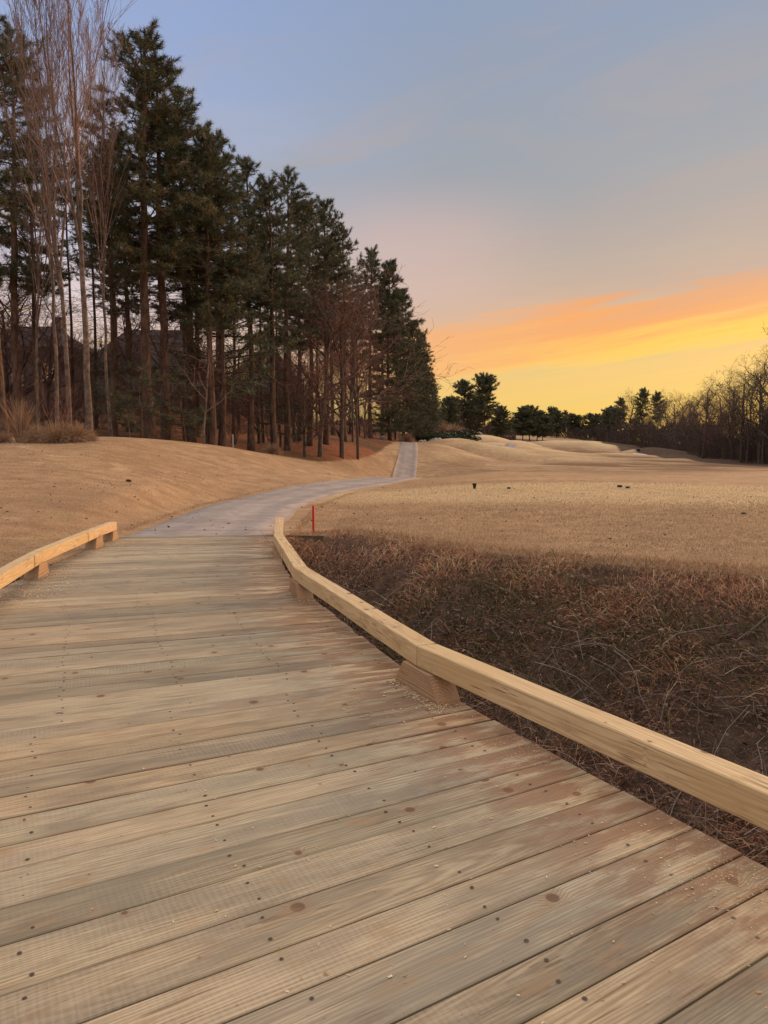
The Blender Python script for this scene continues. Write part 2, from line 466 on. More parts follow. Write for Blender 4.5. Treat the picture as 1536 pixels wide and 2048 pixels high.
BX = np.array([-60, -20, -8, -4.95, -4.6, -2.1, -1.5, -.66, .8, 2.45, 5.0, 8, 20, 60])
BY = np.array([2, 5.5, 7.0, 7.7, 12.2, 13.2, 14.0, 14.35, 12.35, 10.95, 9.55, 8.4, 5.5, 2])
def bank_t(x, y):
    return np.interp(x, BX, BY) - y

BUMPS = [((p - 768) / F * Y, Y, h, wx, wy) for (p, Y, h, wx, wy) in [(1010, 132, 1.1, 6, 5), (1075, 118, .8, 7, 4), (1240, 145, .9, 9, 5), (930, 104, .7, 5, 4), (870, 84, .5, 4, 5), (900, 94, .9, 4, 4), (985, 102, .8, 6, 4), (1045, 100, .7, 8, 3.5), (1150, 96, .5, 8, 3.5), (1110, 128, 1.0, 8, 5), (985, 150, 2.3, 8, 9), (1045, 172, 2.1, 7, 7), (1130, 205, 2.3, 12, 9), (1215, 200, 1.4, 10, 8), (1300, 166, 1.7, 8, 5), (905, 112, .9, 4, 6), (1180, 250, 1.8, 18, 12), (1090, 140, .9, 10, 6), (1010, 112, .8, 7, 5), (1150, 112, .5, 10, 5), (945, 88, .6, 5, 4), (1380, 120, .35, 10, 6), (1250, 100, .35, 9, 5), (1060, 82, .35, 8, 4), (1080, 155, -.8, 8, 6), (1180, 178, -.9, 9, 7), (1000, 98, -.5, 6, 4)]]
def ground_z(x, y):
    x = np.asarray(x, float); y = np.asarray(y, float); sh = x.shape
    x = x.ravel(); y = y.ravel()
    out = np.empty(len(x))
    for i in range(0, len(x), 20000):
        xs, ys = x[i:i + 20000], y[i:i + 20000]
        a, l = warp(xs, ys)
        P = _phi((a[:, None] - _wa[None]) ** 2 + (l[:, None] - _wl[None]) ** 2)
        z = (P @ _sol[:_n] + _sol[_n] + _sol[_n + 1] * a + _sol[_n + 2] * l) * np.exp(l)
        az = np.abs(np.arctan2(xs, ys))
        z = z * smooth(az, 2.0, 1.2)                           # flat behind the viewer
        r = np.hypot(xs, ys)
        z = z * smooth(r, .5, 3.0)
        # gentle mown undulations on the fairway
        und = .10 * np.sin(xs * .21 + 1.3 * np.sin(ys * .05)) * np.sin(ys * .13 + .6) + .5 * np.sin(xs * .055 + ys * .02) * np.sin(ys * .045 + 1) * smooth(r, 110, 200)
        z = z + und * smooth(r, 18, 50) * smooth(xs, -2, 8)
        for (bx_, by_, bh, wx, wy) in BUMPS: z = z + bh * np.exp(-((xs - bx_) / wx) ** 2 - ((ys - by_) / wy) ** 2)
        dpc = np.abs(xs - np.interp(ys, [13.0, 17, 21, 26, 31], [-3.4, -3.5, -3.6, -3.05, -1.95]))
        kc = smooth(dpc, 3.3, 1.75) * smooth(ys, 12.6, 13.2) * smooth(ys, 29, 24)
        z = z + kc * (np.minimum(z, -.04) - z)
        t = bank_t(xs, ys)
        z = z - 1.75 * smooth(t, -.15, 6.0) * smooth(ys, -8, -2.5)
        out[i:i + 20000] = z
    return out.reshape(sh)

def gz(x, y): return float(ground_z(np.array([x]), np.array([y]))[0])

def wood_zone(x, y):
    """1 inside the straw-floored wood on the left"""
    # its edge, as world points: (Y, X of the right-hand edge)
    ex = np.interp(y, [30, 38, 42, 48, 55, 60, 66, 75, 88, 100, 112, 130], [-30, -19, -11.0, -7.8, -5.5, -4.3, -2.9, -1.1, .6, 2.0, 3.0, 3.0])
    return smooth(ex - x, -1.2, 1.0) * smooth(y, 32, 36)

def build_ground():
    az = np.concatenate([np.radians(np.arange(-180, -34, 2.5)), np.radians(np.arange(-34, 34, .16)), np.radians(np.arange(34, 180, 2.5))])
    rr = np.exp(np.arange(math.log(.6), math.log(3200), .0135))
    na, nr = len(az), len(rr)
    Rg, Ag = np.meshgrid(rr, az, indexing='ij')
    X = Rg * np.sin(Ag); Y = Rg * np.cos(Ag); Z = ground_z(X, Y)
    V = np.stack([X, Y, Z], -1).reshape(-1, 3)
    V = np.vstack([V, [[0, 0, gz(.3, .3)]]])
    i = np.arange(nr - 1)[:, None]; j = np.arange(na)[None, :]; j2 = (j + 1) % na
    Q = np.stack([i * na + j, (i + 1) * na + j, (i + 1) * na + j2, i * na + j2], -1).reshape(-1, 4)
    # re-orient so normals point up
    Q = Q[:, ::-1]
    c = nr * na
    T = np.stack([np.full(na, c), np.arange(na), (np.arange(na) + 1) % na], -1)[:, ::-1]
    x, y = V[:, 0], V[:, 1]; t = bank_t(x, y)
    col = np.zeros((len(V), 3))
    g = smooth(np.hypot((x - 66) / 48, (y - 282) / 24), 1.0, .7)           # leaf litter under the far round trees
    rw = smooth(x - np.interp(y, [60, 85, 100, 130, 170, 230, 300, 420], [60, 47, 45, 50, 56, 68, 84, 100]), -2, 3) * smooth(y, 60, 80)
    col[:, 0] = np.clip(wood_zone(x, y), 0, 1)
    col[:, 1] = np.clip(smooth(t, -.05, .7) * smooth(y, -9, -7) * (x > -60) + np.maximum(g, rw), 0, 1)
    dx = (x - 9) / 12; dy = (y - 25.5) / 6.5
    pale = smooth(np.hypot(dx, dy), 1.15, .7)
    pale = np.maximum(pale, .7 * smooth(np.hypot((x - 35) / 26, (y - 150) / 60), 1.1, .5))
    pale = np.maximum(pale, .6 * smooth(np.hypot((x - 70) / 30, (y - 215) / 30), 1.1, .5))
    col[:, 2] = pale
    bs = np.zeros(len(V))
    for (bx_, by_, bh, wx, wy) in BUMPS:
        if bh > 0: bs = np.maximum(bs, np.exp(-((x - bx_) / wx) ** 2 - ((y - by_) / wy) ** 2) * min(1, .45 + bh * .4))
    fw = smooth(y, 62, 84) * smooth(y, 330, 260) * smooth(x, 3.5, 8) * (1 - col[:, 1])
    col[:, 2] = np.maximum(col[:, 2] * (1 - .6 * fw), fw * smooth(bs, .35, .85))  # mound crests painted paler, imitating light on the relief
    wv = np.zeros((len(V), 3)); wv[:, 0] = fw * smooth(bs, .42, .08)  # hollows between mounds painted darker, imitating shade on the relief
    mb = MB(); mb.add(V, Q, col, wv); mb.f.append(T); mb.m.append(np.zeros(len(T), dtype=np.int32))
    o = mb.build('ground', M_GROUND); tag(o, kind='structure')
    return o
build_ground()

# ------------------------------------------------------------------ cart path
def catmull(P, per=8):
    P = np.asarray(P, float); out = []
    Q = np.vstack([2 * P[0] - P[1], P, 2 * P[-1] - P[-2]])
    for i in range(1, len(Q) - 2):
        p0, p1, p2, p3 = Q[i - 1], Q[i], Q[i + 1], Q[i + 2]
        for t in np.arange(per) / per:
            out.append(.5 * (2 * p1 + (p2 - p0) * t + (2 * p0 - 5 * p1 + 4 * p2 - p3) * t * t + (3 * p1 - p0 - 3 * p2 + p3) * t ** 3))
    out.append(P[-1]); return np.array(out)

def path_strip(name, C, W, lift=.035, per=10, flush=False):
    P = catmull(np.column_stack([C, W]), per); w = P[:, 2]; P = P[:, :2]
    T = np.gradient(P, axis=0); T /= np.linalg.norm(T, axis=1, keepdims=True)
    N = np.column_stack([T[:, 1], -T[:, 0]])
    s = np.concatenate([[0], np.cumsum(np.linalg.norm(np.diff(P, axis=0), axis=1))])
    k = 9; f = np.linspace(-.5, .5, k)
    wj = w[:, None] * (1 + .012 * np.sin(s * 1.7)[:, None])
    X = P[:, 0:1] + N[:, 0:1] * f * wj; Y = P[:, 1:2] + N[:, 1:2] * f * wj
    Z = ground_z(X, Y) + lift
    if flush: q_ = smooth(Y, 13.9, 18.0); Z = Z * q_ + (1 - q_) * (-.014)
    Z[:, 0] -= .06; Z[:, -1] -= .06
    X[:, 0] = X[:, 1] + (X[:, 0] - X[:, 1]) * .12; Y[:, 0] = Y[:, 1] + (Y[:, 0] - Y[:, 1]) * .12
    X[:, -1] = X[:, -2] + (X[:, -1] - X[:, -2]) * .12; Y[:, -1] = Y[:, -2] + (Y[:, -1] - Y[:, -2]) * .12
    V = np.stack([X, Y, Z], -1).reshape(-1, 3)
    U = np.stack([np.repeat(s[:, None], k, 1), f[None] * wj, np.zeros_like(X)], -1).reshape(-1, 3)
    n = len(P); i = np.arange(n - 1)[:, None]; j = np.arange(k - 1)[None]
    Q = np.stack([i * k + j, i * k + j + 1, (i + 1) * k + j + 1, (i + 1) * k + j], -1).reshape(-1, 4)
    mb = MB(); mb.add(V, Q, (1, 1, 1), U)
    o = mb.build(name, M_PATH); tag(o, kind='structure'); return o
PC = [(-3.42,13.62),(-3.5,17),(-3.6,21),(-3.05,26),(-1.95,31),(-.35,36.5),(1.0,42.5),(1.6,50),(1.75,58),(1.8,65),(2.0,71),(2.6,80),(3.0,89),(3.1,95),(2.4,104)]
PW = [3.3,3.4,3.4,3.3,3.2,3.1,3.0,2.9,2.8,2.8,2.75,2.7,2.7,2.7,2.7]
path_strip('cart_path', [(-3.37, 12.85)] + PC, [3.1] + PW, flush=True)
path_strip('cart_path', [np.array([sx(p_, y_), y_]) for (p_, y_) in ((985, 108.), (1000, 117.), (1014, 125.), (1024, 131.), (1030, 138.))], [2.4] * 5, .06)

# ------------------------------------------------------------------ the timber bridge
bridge = empty('timber_bridge', (-1.5, 5.0, 0))
tag(bridge, 'curved timber cart bridge of fresh planks with low kerb rails on blocks', 'bridge')
BO = np.array([-1.5, 5.0, 0.0])
RE = np.array([(5.2,-3.6),(4.0,-1.5),(2.6,.65),(1.40,2.69),(.50,4.4),(-.02,5.6),(-.69,7.5),(-1.15,8.96),(-1.57,11.0),(-2.03,13.55)])
LE = np.array([(2.6,-5.45),(1.38,-3.35),(-.12,-1.2),(-1.33,1.0),(-2.39,2.96),(-3.0,4.4),(-3.75,6.5),(-4.27,8.08),(-4.52,10.4),(-4.78,13.25)])
ED = catmull(np.hstack([RE, LE]), 40)
mid = (ED[:, :2] + ED[:, 2:]) / 2
sm = np.concatenate([[0], np.cumsum(np.linalg.norm(np.diff(mid, axis=0), axis=1))])
def edge(s):
    return np.array([np.interp(s, sm, ED[:, k]) for k in range(4)])
SMAX = sm[-1]

deck = MB(); endm = []
PL = []
s = 0.0
while s < SMAX - .08:
    w = random.choice([.19, .20, .21, .235, .235, .185])
    if SMAX - s - w < .12: w = SMAX - s
    PL.append((s, min(s + w, SMAX))); s += w
TH = .04
CHM = .004
for (a, b) in PL:
    g = random.choice([.0012, .0018, .0028, .004, .005, .007])
    ea, eb = edge(a + g), edge(b - g)
    jr, jl = random.uniform(-.010, .014), random.uniform(-.012, .012)
    def ext(e):
        r, l = e[:2].copy(), e[2:].copy(); d = (r - l) / np.linalg.norm(r - l)
        return l - d * jl, r + d * jr
    la, ra = ext(ea); lb, rb = ext(eb)
    seed = np.array([random.uniform(-400, 400), random.uniform(-.16, .16) + random.choice([0, 0, 40, -60, 90]), random.uniform(.015, .13)])
    slope = random.choice([-1, 1]) * random.uniform(.008, .07); phs = random.uniform(.2, .8)
    dz = random.uniform(-.0018, .0018); tw = random.uniform(-.0012, .0012)
    # cross-section across the plank: (fraction a->b, z)
    wd = np.linalg.norm(ra - rb); ch = CHM / max(wd, .05); chl = CHM / max(np.linalg.norm(la - lb), .05)
    nseg = 8
    V, U, E = [], [], []
    for q in range(nseg + 1):
        f = q / nseg
        A = la + (ra - la) * f; B = lb + (rb - lb) * f
        c2 = chl + (ch - chl) * f; L_ = np.linalg.norm(B - A)
        sag = .0012 * math.sin(f * 9 + seed[0])
        for (k, z) in ((0, -TH), (0, -CHM), (c2, 0), (1 - c2, 0), (1, -CHM), (1, -TH)):
            p = A + (B - A) * k
            V.append((p[0] - BO[0], p[1] - BO[1], z + dz + sag + tw * (k - .5) * 2)); U.append((f * 3.1 + seed[0], k * L_ + seed[1], z + seed[2] * .4 + slope * (f - phs) * 3.1))
            E.append(f)
    Q = []
    for q in range(nseg):
        for k in range(6):
            k2 = (k + 1) % 6
            Q.append((q * 6 + k, (q + 1) * 6 + k, (q + 1) * 6 + k2, q * 6 + k2))
    base = random.choice([(1, 1, 1), (1.05, 1.0, .94), (.92, .92, .90), (1.10, 1.07, 1.0), (.80, .80, .77), (.98, .94, .88), (.95, .95, .90), (1.08, .98, .86), (.86, .83, .78)])
    br = random.choice([random.uniform(.92, 1.12), random.uniform(.92, 1.12), random.uniform(.74, .93)])
    base = tuple(c * br for c in base)
    deck.add(V, Q, base, U)
    endm += E
    n = (nseg + 1) * 6
    caps_v = [V[i] for i in range(6)] + [V[nseg * 6 + i] for i in range(6)]
    caps_u = [U[i] for i in range(6)] + [U[nseg * 6 + i] for i in range(6)]
    deck.add(caps_v, [(0, 1, 2, 3, 4, 5), (11, 10, 9, 8, 7, 6)], base, caps_u); endm += [0] * 6 + [1] * 6

# screws: pairs of them on five joist lines; joists kink at the bents
ROWS = [.05, .27, .49, .71, .93]
BENT = [0, 3.6, 7.1, 10.3, 13.2, 99]
def disc(mb, c, r, z, k, mi, col=(1, 1, 1), tilt=0):
    an = np.arange(k) * 2 * math.pi / k
    V = np.column_stack([c[0] - BO[0] + r * np.cos(an), c[1] - BO[1] + r * np.sin(an), np.full(k, z)])
    mb.add(V, [tuple(range(k))], col, mi=mi)
for (a, b) in PL:
    sc_ = (a + b) / 2; bi = max(i for i in range(5) if sc_ >= BENT[i])
    off = [0, .02, -.025, .015, -.02][bi]; slope = [.03, -.05, .05, -.04, .03][bi]
    for r_ in ROWS:
        for k in ((.22, .78) if b - a > .17 else (.5,)):
            e = edge(a + (b - a) * (k + random.uniform(-.05, .05)))
            f = r_ + off + slope * ((sc_ - BENT[bi]) / 3.4 - .5) + random.uniform(-.006, .006)
            if not .01 < f < .985: continue
            c = e[2:] + (e[:2] - e[2:]) * f
            if random.random() < .10: continue
            c = c + np.array([random.gauss(0, .006), random.gauss(0, .006)])
            disc(deck, c, random.uniform(.0058, .0085), .0022, 10, 1); endm += [0] * 10
            disc(deck, c, .0032, .0030, 8, 2); endm += [0] * 8
dk = deck.build('deck', [M_DECK, M_SCREWRING, M_SCREW], bridge, smooth=False)
ea = dk.data.attributes.new('endmask', 'FLOAT', 'POINT')
e_ = np.array(endm); ea.data.foreach_set('value', (smooth(e_, .62, .97) * .95 + smooth(e_, .10, 0) * .6 + .05).astype(np.float32))

# --- kerb rails
RW, RZ0, RZ1 = .142, .162, .302
def offset_poly(P, d):
    P = np.asarray(P, float); n = len(P); out = []
    for i in range(n):
        t0 = P[i] - P[i - 1] if i else P[1] - P[0]
        t1 = P[i + 1] - P[i] if i < n - 1 else P[-1] - P[-2]
        t0 = t0 / np.linalg.norm(t0); t1 = t1 / np.linalg.norm(t1)
        n0 = np.array([t0[1], -t0[0]]); n1 = np.array([t1[1], -t1[0]])
        m = n0 + n1; m /= np.linalg.norm(m)
        out.append(P[i] + m * d / max(np.dot(m, n0), .3))
    return np.array(out)

def rail(P, side, labels, mat=M_RAIL):
    inner = np.asarray(P, float); outer = offset_poly(inner, RW * side)
    for i in range(len(inner) - 1):
        a0, a1, b0, b1 = inner[i], inner[i + 1], outer[i], outer[i + 1]
        d = (a1 - a0); L = np.linalg.norm(d); d /= L
        a0, b0 = a0 + d * .003, b0 + d * .003; a1, b1 = a1 - d * .003, b1 - d * .003
        N = max(6, int(L / .25)); ch = .006 / RW; cz = .006
        V, U = [], []
        sd = np.array([random.uniform(-300, 300), random.uniform(-.05, .05), random.uniform(-.06, .06)]); sl2 = random.choice([-1, 1]) * random.uniform(.01, .03)
        for q in range(N + 1):
            f = q / N; A = a0 + (a1 - a0) * f; B = b0 + (b1 - b0) * f
            wv = .0015 * math.sin(f * 11 + sd[0])
            for (k, z) in ((0, RZ0 + cz), (ch, RZ0), (1 - ch, RZ0), (1, RZ0 + cz), (1, RZ1 - cz), (1 - ch, RZ1), (ch, RZ1), (0, RZ1 - cz)):
                p = A + (B - A) * k
                V.append((p[0] - BO[0], p[1] - BO[1], z + wv)); U.append((f * L + sd[0], k * RW - .07 + sd[1] + sl2 * (f - .5) * L, z - .23 + sd[2]))
        Q = []
        for q in range(N):
            for k in range(8):
                k2 = (k + 1) % 8
                Q.append((q * 8 + k, q * 8 + k2, (q + 1) * 8 + k2, (q + 1) * 8 + k))
        mb = MB(); tn = random.uniform(.94, 1.04)
        mb.add(V, Q, (tn, tn * random.uniform(.97, 1.01), tn * random.uniform(.93, 1.02)), U)
        e = N * 8
        mb.add([V[k] for k in range(8)] + [V[e + k] for k in range(8)], [(7, 6, 5, 4, 3, 2, 1, 0), (8, 9, 10, 11, 12, 13, 14, 15)], (.9, .84, .76), [U[k] for k in range(8)] + [U[e + k] for k in range(8)])
        if side < 0:
            for j in range(len(mb.f)): mb.f[j] = mb.f[j][:, ::-1]
        o = mb.build('kerb_rail', mat, bridge, smooth=False)
        if labels and labels[i]: o['label'] = labels[i]
    return inner, outer

RIN = [(5.6,-3.6),(3.72,-1.1),(1.93,1.67),(.21,4.64),(-.96,7.82),(-1.63,10.87),(-2.02,13.72)]
LIN = [(2.5,-5.3),(1.1,-2.9),(-.75,.15),(-2.3,3.0),(-3.55,6.05),(-4.22,9.05),(-4.56,11.75),(-4.67,12.86)]
ri, ro = rail(RIN, 1, None)
li, lo = rail(LIN, -1, None)

def block(c, ang, lb=.58, lt=.36, w=.165, h=.160, mat=M_BLOCK):
    """support block with sloping sawn ends, long axis at ang from +Y towards -X"""
    t = np.array([-math.sin(ang), math.cos(ang)]); n = np.array([t[1], -t[0]])
    V, U = [], []
    nx = 5
    sd = random.uniform(-200, 200)
    for (z, L, ww) in ((.001, lb, w), (.02, lb * .975, w), (h - .004, lt, w), (h, lt - .01, w - .008)):
        for (sx_, sy_) in ((-1, -1), (1, -1), (1, 1), (-1, 1)):
            p = np.array(c) + t * sy_ * L / 2 + n * sx_ * ww / 2
            V.append((p[0] - BO[0], p[1] - BO[1], z)); U.append((sy_ * L / 2 + sd, sx_ * ww / 2 + .05, z))
    Q = [(3, 2, 1, 0)]
    for k in range(3):
        for i in range(4):
            j = (i + 1) % 4
            Q.append((k * 4 + i, k * 4 + j, (k + 1) * 4 + j, (k + 1) * 4 + i))
    Q.append((12, 13, 14, 15))
    mb = MB(); mb.add(V, Q, (1, 1, 1), U)
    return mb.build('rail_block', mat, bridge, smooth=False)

def heading(P, i):
    a = P[max(i - 1, 0)]; b = P[min(i + 1, len(P) - 1)]
    return math.atan2(-(b[0] - a[0]), b[1] - a[1])
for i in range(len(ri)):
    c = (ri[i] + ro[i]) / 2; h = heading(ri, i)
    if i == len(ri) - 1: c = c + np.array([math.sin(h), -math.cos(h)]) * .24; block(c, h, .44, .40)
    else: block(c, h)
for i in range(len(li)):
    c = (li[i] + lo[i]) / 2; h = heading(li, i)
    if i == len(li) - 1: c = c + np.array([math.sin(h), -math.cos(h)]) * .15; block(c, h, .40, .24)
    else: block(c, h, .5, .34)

# --- stringers and posts under the deck
for fr in (.04, .5, .965):
    mb = MB()
    ss_ = np.linspace(0, SMAX - .05, 30)
    pts = np.array([edge(q) for q in ss_]); c = pts[:, 2:] + (pts[:, :2] - pts[:, 2:]) * fr
    T = np.gradient(c, axis=0); T /= np.linalg.norm(T, axis=1, keepdims=True); N = np.column_stack([T[:, 1], -T[:, 0]])
    V, U, Q = [], [], []
    for q in range(30):
        for (k, z) in ((-.05, -.045), (.05, -.045), (.05, -.29), (-.05, -.29)):
            p = c[q] + N[q] * k; V.append((p[0] - BO[0], p[1] - BO[1], z)); U.append((ss_[q], k, z))
    for q in range(29):
        for k in range(4):
            Q.append((q * 4 + k, q * 4 + (k + 1) % 4, (q + 1) * 4 + (k + 1) % 4, (q + 1) * 4 + k))
    mb.add(V, Q, (1, 1, 1), U); mb.build('stringer', M_DARKWOOD, bridge, smooth=False)
for s_ in (3.6, 7.1, 10.3, 13.2):
    e = edge(s_)
    for fr in (.08, .92):
        c = e[2:] + (e[:2] - e[2:]) * fr; mb = MB()
        tube(mb, [(c[0] - BO[0], c[1] - BO[1], z) for z in (-2.4, -1.4, -.7, -.29)], [.11, .11, .105, .105], 12)
        mb.build('pier_post', M_DARKWOOD, bridge)

# --- sawdust and shavings left on the boards (uncountable)
mb = MB()
def chips(n, c, sd, size=(.004, .016), z=.0045, clip=True):
    P = np.column_stack([rng.normal(c[0], sd[0], n), rng.normal(c[1], sd[1], n)])
    if clip:                                           # stay on the boards
        rx = np.interp(P[:, 1], RE[:, 1][np.argsort(RE[:, 1])], RE[:, 0][np.argsort(RE[:, 1])]) - .02
        lx = np.interp(P[:, 1], LE[:, 1], LE[:, 0]) + .02
        P = P[(P[:, 0] < rx) & (P[:, 0] > lx)]; n = len(P)
    s1 = rng.uniform(size[0], size[1], n); s2 = s1 * rng.uniform(.25, .7, n); a = rng.random(n) * 6.28
    d = np.column_stack([np.cos(a), np.sin(a)]); e = np.column_stack([-d[:, 1], d[:, 0]])
    V = np.zeros((n, 5, 3)); cu = rng.uniform(.1, .5, n)
    V[:, 0, :2] = P - d * s1[:, None] - e * s2[:, None]; V[:, 1, :2] = P + d * s1[:, None] - e * s2[:, None] * .7
    V[:, 2, :2] = P + d * s1[:, None] * .8 + e * s2[:, None]; V[:, 3, :2] = P - d * s1[:, None] * .9 + e * s2[:, None] * .8
    V[:, 4, :2] = P
    V[:, :4, 2] = z + (cu * s1 * rng.uniform(.0, 1, n))[:, None] * np.array([.2, 1, .8, .1]); V[:, 4, 2] = z + cu * s1 * 1.3
    b = (np.arange(n) * 5)[:, None]
    cc = np.array([(.62, .44, .24), (.55, .36, .18), (.70, .55, .35), (.42, .24, .11)])[rng.integers(0, 4, n)] * rng.uniform(.8, 1.1, (n, 1))
    Q = np.vstack([np.hstack([b, b + 1, b + 4]), np.hstack([b + 1, b + 2, b + 4]), np.hstack([b + 2, b + 3, b + 4]), np.hstack([b + 3, b, b + 4])])
    mb.add(V.reshape(-1, 3), Q, np.repeat(cc, 5, axis=0))
for k in range(6):                                      # along the foot of the nearest block
    f = k / 5; chips(170, (.10 + .26 * f, 4.83 - .50 * f), (.05, .05), (.002, .007))
chips(60, (.1, 4.3), (.18, .18), (.003, .010))
chips(1100, (1.30, 2.62), (.16, .14), (.0012, .0036)); chips(90, (1.2, 2.6), (.28, .28), (.002, .007))
chips(600, (.72, 3.72), (.10, .14), (.0012, .004)); chips(50, (.9, 3.3), (.3, .4), (.002, .007))
for k in range(8): chips(60, (-.72 + .0 * k, 7.6), (.10, .10), (.003, .008))
chips(900, (-3.9, 8.0), (.22, .5), (.004, .012)); chips(500, (-4.2, 9.2), (.15, .35), (.004, .012)); chips(260, (-4.3, 11.5), (.2, .5), (.005, .014))
chips(140, (-.8, 5.5), (1.2, 2.2), (.003, .009)); chips(60, (0, 2.6), (.8, .5), (.003, .008)); chips(30, (.6, 2.0), (.5, .3), (.003, .008))
tag(mb.build('wood_shavings', M_CHIP, smooth=False), kind='stuff')

# ------------------------------------------------------------------ dead brush in the ditch, turf blades
def area_pts(n, x0, x1, y0, y1, fn):
    P = np.column_stack([rng.uniform(x0, x1, n), rng.uniform(y0, y1, n)])
    return P[fn(P[:, 0], P[:, 1])]
def near_right(x, y):                                   # outside the deck's right-hand edge
    o = np.argsort(RE[:, 1]); return x - np.interp(y, RE[o, 1], RE[o, 0])
def on_path(x, y):
    return np.abs(x - np.interp(y, [p[1] for p in PC], [p[0] for p in PC])) < np.interp(y, [p[1] for p in PC], PW) * .5 + .35 * (np.abs(np.interp(y+1, [p[1] for p in PC], [p[0] for p in PC])-np.interp(y-1, [p[1] for p in PC], [p[0] for p in PC])))
def dens_noise(x, y, k=1.0):
    return .5 + .25 * np.sin(x * 1.9 * k + 1.7 * np.sin(y * 1.3 * k)) + .25 * np.sin(y * 2.3 * k + 1.3 * np.sin(x * 1.7 * k + 2))

def brush():
    mb = MB()
    def ok(x, y): return (bank_t(x, y) > -.05) & (near_right(x, y) > -.3) & (y > x * .25 + .3) & (x < y * .62 + 2.5)
    def put(n, hh, ww, lean, pal, zo=0.0, bend=.8, cond=None, x1=9.0, y0=1.0):
        P = area_pts(n, -2.2, x1, y0, 14.6, ok)
        if cond is not None: P = P[cond(P[:, 0], P[:, 1])]
        m = len(P); z = ground_z(P[:, 0], P[:, 1]) + zo
        t = bank_t(P[:, 0], P[:, 1])
        D = rng.normal(0, lean, (m, 3)); D[:, 2] = 1
        # dead growth lies over in drifts
        D[:, 0] += .5 * np.sin(P[:, 1] * 1.1 + P[:, 0] * .6); D[:, 1] += .5 * np.cos(P[:, 0] * 1.3)
        pal = np.array(pal) * np.array([1.72, 1.30, 1.02]); c = pal[rng.integers(0, len(pal), m)] * rng.uniform(.6, 1.25, (m, 1))
        q = dens_noise(P[:, 0], P[:, 1], 1.6); hgt = rng.uniform(hh[0], hh[1], m) * (.25 + 1.5 * q ** 1.3) * (.45 + .55 * smooth(t, 0, 1.2)); c = np.minimum(c * (.72 + .5 * q)[:, None], .62)
        blades(mb, np.column_stack([P, z]), D, hgt, rng.uniform(ww[0], ww[1], m), c, bend)
    dark = [(.13, .082, .055), (.18, .115, .075), (.085, .057, .038), (.23, .155, .10), (.16, .09, .058)]
    rust = [(.42, .225, .14), (.34, .19, .125), (.48, .285, .185), (.26, .15, .10), (.54, .35, .225)]
    pale = [(.36, .27, .18), (.28, .20, .13), (.42, .33, .24)]
    put(85000, (.08, .28), (.004, .009), .9, dark, cond=lambda x, y: bank_t(x, y) + 1.4 * dens_noise(x, y) > 1.5)
    put(52000, (.10, .28), (.004, .008), .6, rust, cond=lambda x, y: bank_t(x, y) + 1.2 * dens_noise(x, y) < 3.2)
    put(90000, (.07, .20), (.003, .006), .5, rust, cond=lambda x, y: bank_t(x, y) < 1.6)
    put(5200, (.22, .55), (.003, .006), 1.3, pale, cond=lambda x, y: bank_t(x, y) > .5)
    put(1500, (.35, .85), (.003, .006), .7, pale + dark, cond=lambda x, y: bank_t(x, y) > .7)
    put(70000, (.04, .13), (.005, .011), 1.6, [(.15, .095, .062), (.11, .072, .048), (.19, .125, .085)], zo=.03)
    put(16000, (.12, .34), (.004, .008), 1.2, [(.17, .115, .075), (.22, .155, .105), (.10, .07, .05)], cond=lambda x, y: y < 6.5)
    # fallen dead leaves caught in it
    P = area_pts(16000, -2.2, 9, 1.5, 14, ok); P = P[bank_t(P[:, 0], P[:, 1]) > 1.6]; m = len(P)
    z = ground_z(P[:, 0], P[:, 1]) + rng.uniform(.03, .26, m)
    c = np.array([(.16, .085, .05), (.11, .065, .042), (.22, .13, .085), (.07, .045, .03)])[rng.integers(0, 4, m)] * rng.uniform(.7, 1.2, (m, 1))
    D = rng.normal(0, 1, (m, 3)); D[:, 2] *= .4
    blades(mb, np.column_stack([P, z]), D, rng.uniform(.03, .07, m), rng.uniform(.018, .035, m), c, .4)
    # sticks and vines: bent poly-lines
    P = area_pts(5200, -1.8, 8, 1.2, 13.2, ok); P = P[bank_t(P[:, 0], P[:, 1]) > 2.2]; m = len(P)
    p0 = np.column_stack([P, ground_z(P[:, 0], P[:, 1]) + rng.uniform(.02, .22, m)])
    a = rng.random(m) * 6.28; el = rng.normal(.15, .45, m); L = rng.uniform(.1, .34, m)
    c = np.array([(.17, .12, .085), (.09, .06, .042), (.30, .23, .17), (.13, .085, .058)])[rng.integers(0, 4, m)]
    r = rng.uniform(.0018, .0042, m)
    for k in range(4):
        d = np.column_stack([np.cos(a) * np.cos(el), np.sin(a) * np.cos(el), np.sin(el)])
        p1 = p0 + d * L[:, None]
        prisms(mb, p0, p1, r, r * .82, 3, c)
        p0 = p1; r = r * .82; a = a + rng.normal(0, .35, m); el = el - rng.uniform(0, .3, m)
    return mb
tag(brush().build('dead_undergrowth', M_BLADE, smooth=False), kind='stuff')

def weeds():
    mb = MB()
    for (cx, cy, sxx, syy, n) in ((-.15, 8.6, .35, .9, 3600), (1.5, 9.5, .7, .7, 1300), (.4, 5.9, .12, .4, 400), (4.2, 7.8, 1.0, .5, 700), (2.6, 8.3, .9, .5, 700)):
        P = np.column_stack([rng.normal(cx, sxx, n), rng.normal(cy, syy, n)])
        P = P[(near_right(P[:, 0], P[:, 1]) > .12) & (bank_t(P[:, 0], P[:, 1]) > .3)]; n = len(P)
        z = ground_z(P[:, 0], P[:, 1]); D = rng.normal(0, .7, (n, 3)); D[:, 2] = 1
        c = np.array([(.075, .075, .022), (.10, .095, .03), (.055, .06, .02), (.16, .13, .05)])[rng.integers(0, 4, n)] * rng.uniform(.7, 1.2, (n, 1))
        blades(mb, np.column_stack([P, z]), D, rng.uniform(.18, .46, n), rng.uniform(.005, .011, n), c, .7)
    return mb
